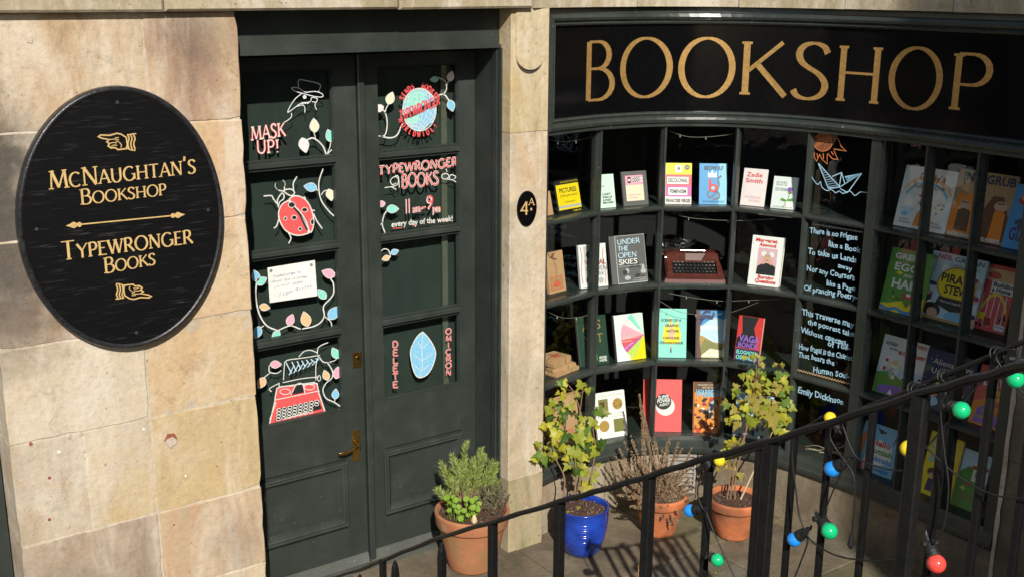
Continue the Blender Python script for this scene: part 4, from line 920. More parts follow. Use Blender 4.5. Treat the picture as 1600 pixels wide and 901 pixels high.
b = MB(); zig((1246, 577), (1328, 599), 40, .005, 'peach', b); b.build('zigzag_border', WP[(4, 1)])
VERSE = {2: [('There is no Frigate', 1265, 363.5, 1340, 375, 9), ('like a Book', 1294, 385, 1344, 394.5, 9), ('To take us Lands', 1262, 396, 1339, 410, 9.5), ('away', 1309, 418, 1331, 424, 8), ('Nor any Coursers', 1260, 423, 1336, 438, 9.5), ('like a Page', 1291, 445, 1336, 455, 9), ('Of prancing Poetry-', 1256, 453.5, 1340, 468, 9)],
         1: [('This Traverse may', 1253, 491, 1334, 511, 9.5), ('the poorest take', 1262, 505, 1335, 526, 9), ('Without oppress', 1251, 519, 1322, 538, 9), ('of Toll-', 1293, 540, 1330, 547, 9), ('How frugal is the Chariot', 1248, 544, 1332, 563, 9.5), ('That bears the', 1247, 556, 1304, 570, 9), ('Human Soul-', 1270, 580, 1328, 591, 9.5)],
         0: [('Emily Dickinson', 1246, 612, 1319, 632, 10)]}
for row, L in VERSE.items():
    b = MB()
    for txt, u0, v0, u1, v1, cap in L: hand(b, txt, (0, 0), 1.0, (u0, v0), (u1, v1), cap * .98, 'chalkblue', .018, .10, fw, pxw)
    b.build('verse', WP[(4, row)])

# ================================================================== FASCIA SIGN
fas = thing('fascia_sign', 'black curved fascia board with gold capitals above the window', 'sign', (4.5, 4.4, 2.5))
S0, S1, Z0, Z1 = .075, 3.2, 2.236, 2.862
fc = lambda s, z, h: SM.at(max(s, -.05), -h, z)
b = MB(); b.frame(fc, S0, S1, Z0, Z1, [(0, -.04), (0, .020), (.018, .022), (.024, .034), (.040, .040), (.052, .034), (.060, .018), (.070, .026), (.078, .020), (.082, .006)], GREEN_MOULD, .06); b.build('moulding', fas)
FB = .004
b = MB(); n = 60; vs = []
for i in range(n + 1):
    s = S0 + .081 + (S1 - S0 - .162) * i / n; vs += [SM.at(s, -FB, Z0 + .08), SM.at(s, -FB, Z1 - .08)]
b.add(vs, [(2 * i, 2 * i + 2, 2 * i + 3, 2 * i + 1) for i in range(n)], BLACKBOARD); b.build('board', fas, smooth=True)
b = MB(); b.sbox(SM, S0, 3.25, .0, .05, Z0 + .005, Z1 + .008, GREEN_MOULD); b.build('carcass', fas)
# lead-coloured wear flecks where the moulding is jointed
LET = [('B', 914.5, 960, 63.5, 158), ('O', 970, 1050, 61, 151), ('O', 1061, 1148, 61, 151), ('K', 1160, 1231, 64, 151.5), ('S', 1239, 1297.5, 66, 157), ('H', 1311, 1374.5, 71, 162.5), ('O', 1390, 1472, 76, 170), ('P', 1487, 1548, 83, 176.5)]
ext = {'B': (.02, .66), 'O': (.0, .96), 'K': (.06, .80), 'S': (.0, .6), 'H': (.06, .80), 'P': (.02, .60)}
for ch, u0, u1, v0, v1 in LET:
    sa, z1_ = SM.hit(u0, (v0 + v1) / 2, -FB); sb, _ = SM.hit(u1, (v0 + v1) / 2, -FB); um = (u0 + u1) / 2
    zt_ = SM.hit(um, v0 + (2 if ch != 'O' else 0), -FB)[1]; zb_ = SM.hit(um, v1 - (2 if ch != 'O' else 0), -FB)[1]
    e0, e1 = ext[ch]; sx = (sb - sa) / (e1 - e0); b = MB()
    serif_glyph(b, ch, lambda s, z, h: SM.at(s, -FB - h, z), sa - e0 * sx, zb_, sx, zt_ - zb_, .0350, .0125, .0012, GOLD, .085 if ch in 'KHP' else 0); b.build('letter', fas)

# ================================================================== PLINTH, VENT, PIER
pl = thing('window_plinth', 'low stone plinth under the curved window', 'plinth', (4.6, 4.3, 0))
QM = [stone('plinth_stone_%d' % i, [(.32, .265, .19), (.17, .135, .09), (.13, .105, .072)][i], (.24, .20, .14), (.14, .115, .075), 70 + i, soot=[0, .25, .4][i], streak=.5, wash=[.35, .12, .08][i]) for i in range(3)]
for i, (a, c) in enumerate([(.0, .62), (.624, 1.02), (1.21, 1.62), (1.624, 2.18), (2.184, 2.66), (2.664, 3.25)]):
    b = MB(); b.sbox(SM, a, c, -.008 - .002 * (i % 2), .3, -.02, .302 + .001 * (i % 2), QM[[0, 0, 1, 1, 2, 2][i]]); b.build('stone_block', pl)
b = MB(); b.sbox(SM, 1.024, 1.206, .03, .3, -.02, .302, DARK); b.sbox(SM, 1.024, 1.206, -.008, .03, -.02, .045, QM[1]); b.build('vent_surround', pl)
ve = thing('air_vent', 'slatted pale air vent low in the plinth between pots', 'vent', SM.at(1.115, 0, .17))
VM = flat('vent_grey', (.30, .28, .25), rough=.6)
b = MB(); b.frame(lambda s, z, h: SM.at(s, -h - .004, z), 1.026, 1.204, .05, .298, [(0, -.02), (0, .008), (.014, .008), (.014, -.02)], VM, .05); b.build('frame', ve)
for i in range(8):
    z = .072 + i * .027; b = MB()
    b.sweep([[SM.at(s, d, zz) for d, zz in [(.02, z + .012), (-.006, z), (-.006, z - .004), (.02, z + .008)]] for s in (1.038, 1.192)], VM); b.build('slat', ve)
# rough plaster fillet and stones at the right end
pier = thing('end_pier', 'dark shaded stone pier at the right end of the window', 'wall', (4.95, 2.6, 0))
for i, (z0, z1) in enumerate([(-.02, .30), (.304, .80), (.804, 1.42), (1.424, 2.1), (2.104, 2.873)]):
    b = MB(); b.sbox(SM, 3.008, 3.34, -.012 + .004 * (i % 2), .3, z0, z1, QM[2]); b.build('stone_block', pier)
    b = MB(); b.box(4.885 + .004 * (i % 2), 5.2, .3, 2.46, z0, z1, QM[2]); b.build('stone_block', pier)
b = MB(); vs = []; 
for i in range(41):
    z = -.02 + i * .062; vs += [SM.at(3.004, -.014 - rnd.random() * .006, z), SM.at(3.02 + rnd.random() * .012, -.018, z)]
b.add(vs, [(2 * i, 2 * i + 1, 2 * i + 3, 2 * i + 2) for i in range(40)], MATS['lime_mortar']); b.build('mortar_fillet', pier)

# ================================================================== BOOKS IN THE WINDOW
SHZ = [.409, .878, 1.341, 1.788]
def cross3(a, b): return Vector(a).cross(Vector(b))
def book(label, row, TL, TR, BR, BL, thick=.018, cover='white', art=(), lean=14, yaw=0, pages_side=1, cat='book', group='books standing in the curved window', off0=.16, spine=None):
    """a book standing on the shelf, leaning back; corners given where the photograph shows them"""
    zs = SHZ[row] + .001; ub, vb = (BL[0] + BR[0]) / 2, (BL[1] + BR[1]) / 2; best = None
    for q in range(26):
        off = .075 + q * .008; s, z = PG.hit(ub, vb, off)
        if best is None or abs(z - zs) < best[0]: best = (abs(z - zs), off, s)
    off, s = best[1], best[2]; c = Vector(PG.at(s, off, zs)); tg = PG.tangent(s)
    ya = radians(yaw); tx = Vector((tg.x * cos(ya) - tg.y * sin(ya), tg.x * sin(ya) + tg.y * cos(ya), 0)); nb = Vector((-tx.y, tx.x, 0))   # nb points into the shop
    la = radians(lean); up = Vector((0, 0, 1)) * cos(la) + nb * sin(la); fr = tx.cross(up)                     # fr faces the street
    if fr.dot(nb) > 0: fr = -fr
    def onplane(u, v):
        r = Vector(ray(u, v)); k = (c - Vector((0, 0, EYE))).dot(fr) / r.dot(fr); p = Vector((0, 0, EYE)) + r * k - c
        return p.dot(tx), p.dot(up)
    q = [onplane(*P) for P in (TL, TR, BR, BL)]
    x0 = (q[0][0] + q[3][0]) / 2; x1 = (q[1][0] + q[2][0]) / 2; W = x1 - x0; H = (q[0][1] + q[1][1] - q[2][1] - q[3][1]) / 2
    o_ = c + tx * x0
    fn = lambda x, y, h: tuple(o_ + tx * (x * W) + up * (y * H) + fr * (h + .0005))
    t = thing('book' if cat == 'book' else cat.replace(' ', '_'), label, cat, tuple(c), group)
    def slab_(x_0, x_1, y_0, y_1, h0, h1, m):
        b.hexa([fn(x_0, y_0, h0), fn(x_1, y_0, h0), fn(x_1, y_0, h1), fn(x_0, y_0, h1), fn(x_0, y_1, h0), fn(x_1, y_1, h0), fn(x_1, y_1, h1), fn(x_0, y_1, h1)], m)
    cv = C(cover) if cover != 'kraft' else KRAFT
    if cat == 'book':
        b = MB(); slab_(0, 1, 0, 1, -.0018, 0, cv); slab_(0, 1, 0, 1, -thick, -thick + .0018, cv)
        sm_ = C(spine) if spine else cv
        if pages_side > 0: slab_(-.002 / W, .0, 0, 1, -thick, 0, sm_)
        else: slab_(1.0, 1 + .002 / W, 0, 1, -thick, 0, sm_)
        b.build('cover', t)
        b = MB(); slab_(.003, .985, .006, .994, -thick + .0019, -.0019, PAGES); b.build('pages', t)
    else:
        b = MB(); slab_(0, 1, 0, 1, -thick, 0, cv); b.build('wrapping', t)
    if art:
        b = MB(); h = .0003; R = H / W
        for a in art:
            h += .00012; kd = a[0]
            if kd == 'r': x0_, y0_, x1_, y1_, cc = a[1:]; poly(b, [(x0_, y0_), (x1_, y0_), (x1_, y1_), (x0_, y1_)], fn, h, C(cc))
            elif kd == 'e': cx_, cy_, rx_, ry_, cc = a[1:6]; poly(b, ell(cx_, cy_, rx_, ry_ / R, 20), fn, h, C(cc))
            elif kd == 'p': poly(b, a[1], fn, h, C(a[2]))
            elif kd == 's': ribbon(b, [tuple(p) for p in catmull(a[1], 3)] if len(a[1]) > 2 else a[1], (lambda i, n, d, w_=a[3]: w_), fn, h, C(a[2]))
            elif kd == 't':   # text, x0, x1, baseline y, height, colour, [bold, slope]
                txt, xa, xb, y_, hh_, cc = a[1:7]; bd = a[7] if len(a) > 7 else .034; bd = .018 if bd == 0 and cc in ('red', 'navy', 'dred') else bd; sl = a[8] if len(a) > 8 else 0
                sans_text(b, txt, fn, (xa, y_), (xb, y_ + sl), hh_, h, C(cc), bd, 0); h += .0002
            elif kd == 'u':   # serif capitals
                txt, xa, xb, y_, hh_, cc = a[1:7]
                serif_text(b, txt, fn, (xa, y_), (xb, y_), hh_, .024, .013, h, C(cc), .09); h += .0003
        b.build('cover_print', t)
    return t, fn, b
rb = random.Random(3)
def scatter(n, x0, x1, y0, y1, cols, r0=.02, r1=.06):
    return [('e', rb.uniform(x0, x1), rb.uniform(y0, y1), rb.uniform(r0, r1), rb.uniform(r0, r1), rb.choice(cols)) for _ in range(n)]
# ---- top row
book('kraft wrapped parcel just showing behind the stone pilaster, top shelf', 3, (852, 299), (860, 299), (864, 336), (853, 337), .02, 'kraft', cat='parcel', group=None)
book('small yellow paperback with black bands at top and bottom, top shelf', 3, (867, 282), (902, 280), (910, 332), (874, 335), .012, 'black', [('r', 0, .12, 1, .86, 'yellow'), ('r', 0, .17, 1, .24, 'lgrey'), ('t', 'PICTURES', .12, .88, .62, .14, 'black', .018), ('t', 'of the gone world', .12, .88, .5, .075, 'black', 0), ('t', 'LAWRENCE FERLINGHETTI', .3, .75, .32, .035, 'black', 0), ('t', 'THE POCKET POETS SERIES', .2, .98, .91, .04, 'yellow', 0), ('t', 'NUMBER ONE', .6, .95, .03, .05, 'yellow', 0)])
book('pale mint book half hidden behind the first glazing mullion, top shelf', 3, (924, 277), (957, 275), (964, 327), (931, 329), .012, 'mint', [('t', 'THE', .3, .55, .62, .06, 'grey', 0), ('t', 'LAST', .4, .8, .38, .06, 'black'), ('t', 'SONG OF', .4, .85, .29, .06, 'black'), ('t', 'A POET', .4, .8, .2, .06, 'black'), ('t', 'BELOVED', .4, .9, .13, .05, 'black')])
book('dark grey book with pink and pale yellow blocks, top shelf', 3, (970, 272.7), (1008.7, 270), (1014.7, 323.3), (977, 326), .014, 'grey', [('r', .12, .14, .84, .88, 'cream'), ('r', .12, .6, .84, .88, 'pink'), ('r', .22, .66, .34, .84, 'black'), ('e', .28, .75, .04, .05, 'white')] + [('r', .42 + .045 * i, .68 + .04 * j, .465 + .045 * i, .72 + .04 * j, 'white' if (i + j) % 2 else 'black') for i in range(6) for j in range(4)] + [('r', .72, .68, .82, .72, 'white'), ('r', .72, .76, .82, .8, 'white'), ('t', 'SELECTED POEMS', .2, .7, .3, .04, 'pink', 0), ('t', 'A JOURNAL', .2, .55, .22, .04, 'pink', 0)])
book('paperback with yellow, coral and purple bands and white title boxes, top shelf', 3, (1041.5, 256.5), (1081, 256), (1080, 320), (1039, 320), .016, 'white', [('r', 0, .72, 1, 1, 'yellow'), ('r', 0, .45, 1, .72, 'coral'), ('r', 0, .18, 1, .45, 'magenta'), ('r', 0, 0, 1, .18, 'palepink'), ('r', .36, .78, .62, .95, 'white'), ('t', 'A', .43, .56, .82, .1, 'black'), ('r', .05, .49, .88, .66, 'white'), ('t', 'DECOLONIAL', .08, .85, .53, .1, 'black'), ('r', .1, .22, .84, .4, 'white'), ('t', 'FEMINISM', .15, .8, .26, .1, 'black'), ('t', 'FRANCOISE VERGES', .02, .96, .04, .085, 'black'), ('e', .82, .9, .1, .1, 'grey'), ('t', 'NEW', .76, .88, .885, .03, 'white', 0)])
book('bright blue book with red figure and white crown, top shelf', 3, (1093, 257.4), (1135, 257), (1136, 321), (1093.3, 321), .014, 'blue', [('r', .7, 0, 1, 1, 'sky'), ('t', 'BEOWULF', .16, .86, .84, .1, 'black'), ('s', [(.8, .7), (.68, .62), (.72, .48), (.6, .3), (.4, .16), (.3, .26), (.42, .34), (.7, .28), (.72, .16), (.5, .12)], 'grey', .05), ('e', .5, .4, .17, .15, 'red'), ('e', .5, .4, .07, .07, 'sky'), ('s', [(.4, .42), (.38, .62)], 'red', .1), ('p', [(.3, .66), (.3, .8), (.38, .74), (.46, .84), (.54, .74), (.62, .8), (.62, .66)], 'white'), ('t', 'MARIA DAHVANA HEADLEY', .1, .92, .05, .04, 'black', 0)], spine='blue')
book('cream white paperback with large pale red title, top shelf', 3, (1162.8, 264), (1198.7, 264.3), (1195, 323.3), (1157.4, 321), .012, 'palepink', [('t', 'Zadie', .12, .8, .78, .12, 'red', 0), ('t', 'Smith', .1, .84, .62, .12, 'red', 0), ('t', 'Intimations', .14, .84, .2, .09, 'rose', 0), ('t', 'Six Essays', .34, .84, .11, .07, 'rose', 0)], pages_side=1)
book('small white book with purple thistle on the cover, top shelf', 3, (1210, 276), (1248, 277.8), (1242, 327.8), (1204.7, 325.7), .014, 'chalk', [('t', 'SCOTS', .1, .55, .72, .13, 'black', 0), ('t', 'DICTIONARY', .1, .72, .55, .1, 'black', 0), ('e', .72, .62, .12, .09, 'purple'), ('e', .72, .52, .09, .06, 'olive'), ('s', [(.7, .5), (.66, .3), (.5, .04)], 'green', .03), ('p', [(.62, .28), (.42, .34), (.34, .26), (.6, .22)], 'green'), ('p', [(.66, .3), (.86, .36), (.92, .26), (.66, .22)], 'green'), ('t', 'BLACKIE AND SONS LTD', .08, .9, .04, .035, 'grey', 0), ('r', .6, .0, 1, .25, 'white')])
# ---- second row
t, fnk, _ = book('kraft parcel with red stamp and string bow, second shelf behind the pilaster', 2, (855, 393), (878, 393), (885.5, 455.3), (856, 458), .02, 'kraft', [('r', .1, .07, .84, .40, 'stampred'), ('r', .14, .09, .80, .38, 'tan'), ('p', [(.2, .16), (.5, .34), (.74, .18), (.5, .12)], 'stampred'), ('s', [(.3, 1), (.5, .6), (.52, .4)], 'brown', .02), ('s', [(.1, 1.0), (.3, .86), (.5, .97), (.3, .88), (.6, .8)], 'brown', .03)], cat='parcel', group=None, lean=10)
book('white and grey book with red lettering crossed by the first mullion, second shelf', 2, (901, 385.4), (944, 381), (952, 447), (910.6, 452), .022, 'chalk', [('r', .18, .1, .6, .96, 'lgrey'), ('e', .38, .76, .13, .12, 'dgrey'), ('e', .32, .18, .12, .1, 'grey'), ('t', 'VESTAL', .2, .98, .52, .12, 'dred', 0), ('t', 'GARDEN', .2, 1.0, .38, .12, 'grey', 0), ('t', 'WORK', .3, .9, .26, .1, 'grey', 0), ('s', [(.08, .1), (.04, .4), (.1, .7), (.06, .95)], 'red', .02), ('s', [(.9, .9), (.86, .6), (.94, .3), (.9, .06)], 'red', .02), ('e', .75, .15, .1, .1, 'lgrey')], lean=12)
book('large grey book with pale blue serif capitals, second shelf', 2, (952, 371), (1007.6, 368.8), (1011, 443.8), (956, 446), .022, 'grey', [('r', .16, .0, 1, 1, 'lgrey'), ('r', .18, .02, .99, .99, 'grey')] + scatter(14, .3, .9, .06, .42, ['lgrey', 'dgrey'], .03, .09) + [('u', 'UNDER', .22, .86, .82, .1, 'lightblue'), ('u', 'THE', .22, .52, .68, .1, 'lightblue'), ('u', 'OPEN', .22, .74, .54, .1, 'lightblue'), ('u', 'SKIES', .22, .74, .40, .1, 'white'), ('t', 'PHOTOGRAPHS AND LETTERS', .24, .9, .35, .02, 'white', 0), ('t', 'ROWAN CLARKE', .62, .95, .08, .025, 'white', 0), ('t', 'IN COLLABORATION', .58, .95, .04, .025, 'white', 0)], spine='dgrey')
book('thick white and pink book with a portrait of a grey-haired woman, second shelf', 2, (1177.8, 369), (1226, 372), (1216, 449), (1167.3, 445), .036, 'white', [('r', .22, .22, .84, .76, 'rose'), ('p', [(.22, .22), (.84, .22), (.82, .4), (.66, .46), (.4, .46), (.24, .38)], 'black'), ('e', .54, .6, .19, .15, 'lgrey'), ('e', .42, .64, .09, .09, 'chalk'), ('e', .66, .64, .09, .09, 'chalk'), ('e', .54, .57, .12, .13, 'skin'), ('p', [(.38, .42), (.4, .56), (.44, .58), (.5, .46)], 'skin'), ('p', [(.7, .42), (.68, .56), (.64, .58), (.58, .46)], 'skin'), ('e', .5, .6, .015, .012, 'black'), ('e', .58, .6, .015, .012, 'black'), ('e', .54, .51, .04, .012, 'dred'), ('t', 'Margaret', .1, .8, .88, .075, 'red'), ('t', 'Atwood', .24, .78, .79, .075, 'red'), ('t', 'Burning', .3, .82, .14, .075, 'red'), ('t', 'Questions', .22, .9, .06, .075, 'red')], lean=12)
# ---- third row
book('tall dark green book with gold capitals crossed by the first mullion, third shelf', 1, (901, 498), (946, 493.5), (952, 569.6), (907, 574.7), .02, 'dgreen', [('r', .08, .02, .97, .98, 'dgreen'), ('s', [(.3, .1), (.4, .5), (.3, .9)], 'green', .03), ('s', [(.6, .1), (.55, .5), (.66, .9)], 'green', .03), ('u', 'A', .18, .38, .72, .17, 'gold'), ('u', 'S', .62, .8, .74, .17, 'gold'), ('u', 'Y', .2, .4, .44, .17, 'gold'), ('u', 'T', .62, .86, .46, .17, 'gold'), ('u', 'L', .24, .38, .14, .2, 'gold'), ('t', 'ARCADIA', .66, .92, .12, .05, 'white'), ('t', 'A NOVEL', .66, .92, .06, .05, 'white')], spine='grey')
fan = []
cols = ['yellow', 'lime', 'lime', 'magenta', 'coral', 'rose', 'pink', 'palepink', 'aqua', 'mint']
angs = [262, 246, 232, 218, 202, 186, 168, 150, 132, 112, 92]
book('white book with a fan of pink, green and yellow rays, third shelf', 1, (958, 496), (1004.7, 493), (1009, 563.7), (966, 567.8), .024, 'white',
     [('p', [(1, .5), (1, 0), (.52, 0), (.44, .05)], 'yellow')] + [('p', [(1, .52)] + [(max(.16, 1 + 1.0 * cos(radians(a)) * (.82 if abs(sin(radians(a))) < .9 else 1)), min(1, max(0, .52 + .56 * sin(radians(a))))) for a in (angs[i], (angs[i] + angs[i + 1]) / 2, angs[i + 1])], cols[i]) for i in range(1, 10)] + [('t', 'HOW SOME PEOPLE DO IT', .2, .85, .47, .03, 'white', 0), ('t', 'OTHER SONGS', .2, .55, .41, .03, 'white', 0), ('t', 'GUTTERS', .28, .6, .25, .03, 'white', 0, .12)], spine='grey')
book('turquoise book with a yellow flame and dark lettering, third shelf', 1, (1031.6, 485), (1073.5, 485.6), (1071.5, 562), (1028, 560.7), .014, 'aqua', [('e', .46, .42, .34, .27, 'yellow'), ('p', [(.14, .45), (.2, .7), (.32, .6), (.42, .85), (.52, .62), (.66, .76), (.8, .5), (.76, .3), (.2, .3)], 'yellow'), ('p', [(.3, .45), (.4, .74), (.6, .5), (.5, .35)], 'peach'), ('t', 'SCENES OF A', .06, .8, .74, .055, 'dgreen'), ('t', 'GRAPHIC', .2, .74, .63, .055, 'dgreen'), ('t', 'NATURE', .26, .72, .52, .055, 'dgreen'), ('t', 'CAROLINE', .14, .74, .38, .05, 'dgreen'), ('t', "O'DONOGHUE", .02, .88, .28, .05, 'dgreen'), ('r', .42, .1, .46, .18, 'black'), ('e', .44, .2, .03, .03, 'coral')])
book('book with a blue and golden landscape and dark tree, beside the third mullion, third shelf', 1, (1090, 486), (1133, 486), (1130, 562.7), (1085.6, 560), .018, 'navy', [('r', .04, .0, 1, .98, 'lightblue'), ('p', [(.04, .6), (.04, .98), (1, .98), (1, .8), (.6, .85)], 'blue'), ('p', [(.04, 0), (.04, .5), (.3, .44), (.6, .34), (1, .3), (1, 0)], 'gold'), ('p', [(.04, .1), (.3, .4), (.8, .28), (1, .2), (1, 0), (.04, 0)], 'olive'), ('p', [(.1, .02), (.9, .02), (.95, .16), (.5, .2)], 'cream'), ('p', [(.04, 0), (.04, .98), (.14, .98), (.16, .7), (.12, .4), (.2, 0)], 'brown'), ('s', [(.1, .7), (.3, .86), (.55, .84), (.62, .95)], 'navy', .08), ('s', [(.1, .8), (.3, .95), (.5, .96)], 'navy', .06), ('t', 'REGENERATION', .14, 1.0, .6, .075, 'white'), ('t', 'THE RESCUE OF A WILD LAND', .2, .98, .54, .03, 'white', 0), ('t', 'ANDREW PAINTING', .3, .9, .04, .035, 'white', 0)], spine='brown')
book('red and black book with purple and mint lettering above the ivy, third shelf', 1, (1155, 495), (1194, 499), (1184, 569.5), (1147, 564), .03, 'red', [('p', [(.12, 1), (.8, 1), (.66, .75), (.8, .5), (.76, .3), (0, .3), (0, .5), (.2, .62)], 'black'), ('r', 0, 0, 1, .28, 'navy'), ('t', 'VAGA', .1, .92, .44, .15, 'purple'), ('t', 'BONDS', .08, .9, .31, .11, 'purple'), ('t', 'ELOGHOSA', .05, .9, .16, .085, 'aqua'), ('t', 'OSUNDE', .05, .9, .04, .09, 'aqua')])
# ---- bottom row
book('large kraft paper bag behind the ivy in the lower left pane', 0, (853, 618), (902, 612), (908, 694), (855, 702), .05, 'kraft', [('r', .3, .12, .75, .3, 'stampred'), ('r', .33, .14, .72, .28, 'tan'), ('s', [(0, .92), (1, .97)], 'tan', .03)], cat='paper bag', group=None)
book('white book printed with gold-brown circles and squares beside the ivy, bottom shelf', 0, (929.4, 617), (976, 614), (981, 684), (934.5, 691.7), .016, 'white', [('r', .1, .56, .42, .86, 'olive'), ('e', .74, .72, .17, .17, 'gold'), ('e', .24, .28, .17, .17, 'gold'), ('r', .56, .12, .9, .4, 'olive'), ('r', .14, .6, .3, .8, 'brown'), ('t', 'GREAT ACID BEAT', .1, .95, .5, .05, 'lgrey', 0), ('t', 'A history of weird dancing', .2, .95, .45, .03, 'lgrey', 0), ('t', 'for people who love books', .1, .9, .92, .03, 'lgrey', 0)] + scatter(18, .62, .86, .64, .8, ['olive', 'brown'], .01, .02))
book('large plain red book with a round black badge, bottom shelf', 0, (1005, 600), (1064.3, 598.3), (1065.7, 680), (1005.5, 683), .012, 'coral', [('r', 0, 0, .2, 1, 'red')] + [('e', .56 + .02 * i, .50 - .012 * i, .25 - .01 * i, .25 - .01 * i, c_) for i, c_ in enumerate(['rose', 'palepink'])] + [('e', .52, .58, .21, .21, 'black'), ('t', 'SUPER', .38, .66, .62, .07, 'white', .018, .03), ('t', 'POWER', .36, .7, .55, .07, 'white', .018, .03), ('t', 'AGENCY', .42, .68, .49, .05, 'white', .018, .03)])
book('book with crowded orange and purple fantasy art and blue title, bottom shelf', 0, (1086, 599.6), (1126, 599.6), (1123, 679), (1081, 679), .016, 'brown', [('r', .03, .0, 1, .8, 'orange')] + scatter(46, .05, .95, .05, .7, ['orange', 'brown', 'dred', 'cream', 'navy', 'wine', 'gold', 'black', 'red'], .03, .1) + [('p', [(.55, .3), (.6, .6), (.8, .66), (.9, .5), (.7, .46), (.74, .3)], 'lgrey'), ('t', 'MARGARET ATWOOD', .14, .96, .93, .035, 'cream', 0), ('t', 'AND KEN STEACY', .3, .9, .88, .035, 'cream', 0), ('t', 'WARBEAR', .08, 1.0, .72, .14, 'sky')], spine='orange')
book('blue and white illustrated book behind the right ivy plant, bottom shelf', 0, (1150, 614), (1208, 618), (1202, 688), (1146, 684), .014, 'lightblue', [('r', .0, .0, 1, .5, 'lgrey')] + scatter(36, .05, .95, .03, .6, ['black', 'chalk', 'grey', 'lgrey', 'sky'], .03, .1) + [('r', .1, .72, .9, .95, 'sky'), ('s', [(.15, .8), (.5, .9), (.85, .8)], 'black', .04)])
# ---- children's books, right-hand panes
KG = "children's books in the shaded right-hand panes"
book('large white picture book with a rainbow, top shelf right', 3, (1416.8, 258), (1498, 268.6), (1477, 365.5), (1396.6, 352.4), .014, 'white', [('s', [(.05, .62), (.25, .8), (.55, .84), (.85, .74), (.96, .6)], 'peach', .05), ('s', [(.07, .58), (.27, .76), (.55, .8), (.83, .7), (.93, .58)], 'cream', .04), ('s', [(.1, .54), (.29, .72), (.55, .76), (.8, .66), (.9, .55)], 'sky', .04), ('t', "Dolly's", .3, .8, .8, .11, 'dred', 0), ('t', 'Rainbow', .2, .84, .66, .11, 'brown', 0), ('e', .48, .42, .07, .07, 'brown'), ('p', [(.36, .05), (.4, .26), (.48, .34), (.6, .3), (.68, .05)], 'orange'), ('p', [(.42, .28), (.5, .4), (.58, .28)], 'green'), ('s', [(.38, .4), (.44, .5)], 'skin', .03), ('e', .4, .54, .04, .02, 'red'), ('e', .2, .3, .12, .06, 'lightblue'), ('e', .16, .22, .07, .04, 'sky'), ('t', 'Lucy', .1, .26, .12, .035, 'brown', 0), ('t', 'Rowland', .1, .3, .07, .035, 'brown', 0), ('t', 'Becky', .7, .86, .12, .035, 'brown', 0), ('t', 'Cameron', .7, .93, .07, .035, 'brown', 0)] + scatter(7, .65, .9, .28, .5, ['orange', 'green'], .012, .02), group=KG)
book('tan picture book with two long-bearded faces, top shelf right', 3, (1499.5, 263.7), (1590, 275), (1569.4, 386.8), (1479, 365.5), .014, 'tan', [('p', [(0, .04), (.0, .35), (.1, .66), (.2, .62), (.3, .68), (.44, .4), (.4, .04)], 'orange'), ('e', .22, .48, .1, .08, 'skin'), ('p', [(.12, .1), (.12, .4), (.22, .44), (.34, .4), (.36, .1)], 'brown'), ('p', [(.5, .04), (.54, .45), (.66, .68), (.84, .68), (.98, .4), (.98, .04)], 'brown'), ('e', .82, .54, .11, .08, 'skin'), ('p', [(.72, .04), (.74, .46), (.84, .5), (.92, .44), (.94, .04)], 'orange'), ('s', [(.16, .52), (.28, .52)], 'brown', .02), ('s', [(.76, .58), (.88, .58)], 'brown', .02), ('t', 'INTEGRUB', .08, .98, .84, .13, 'navy'), ('t', 'ALASTAIR CHISHOLM', .03, .46, .02, .05, 'white'), ('t', 'DAVID ROBERTS', .52, .94, .02, .05, 'white')], group=KG)
book('blue picture book with a red parrot at the far right of the top shelf', 3, (1589, 286), (1640, 296), (1626, 400), (1567, 385), .014, 'blue', [('t', 'GIZMO', .1, 1.0, .14, .2, 'navy'), ('e', .4, .75, .26, .12, 'dred'), ('e', .3, .8, .09, .08, 'orange'), ('s', [(.2, .4), (.5, .5), (.3, .35), (.6, .45)], 'navy', .06)], group=KG)
book('green picture book with white capitals, second shelf right', 2, (1394.4, 386.8), (1458, 397.5), (1441, 497), (1374, 482.7), .014, 'green', [('t', 'GREEN', .1, .82, .84, .09, 'white'), ('t', 'EGGS', .14, .86, .66, .12, 'white'), ('t', 'AND', .4, .62, .57, .05, 'white'), ('t', 'HAM', .16, .82, .38, .15, 'white'), ('e', .3, .62, .07, .04, 'yellow'), ('t', 'By', .2, .3, .28, .05, 'black', 0), ('t', 'Dr. Seuss', .2, .5, .2, .05, 'black', 0), ('p', [(0, 0), (0, .1), (.2, .12), (.5, .2), (.62, .1), (.8, .26), (1, .3), (1, 0)], 'yellow'), ('s', [(0, .06), (.2, .02), (.4, .06), (.6, .02), (.9, .06)], 'blue', .05), ('e', .62, .28, .14, .06, 'red'), ('e', .62, .3, .06, .04, 'white')], group=KG)
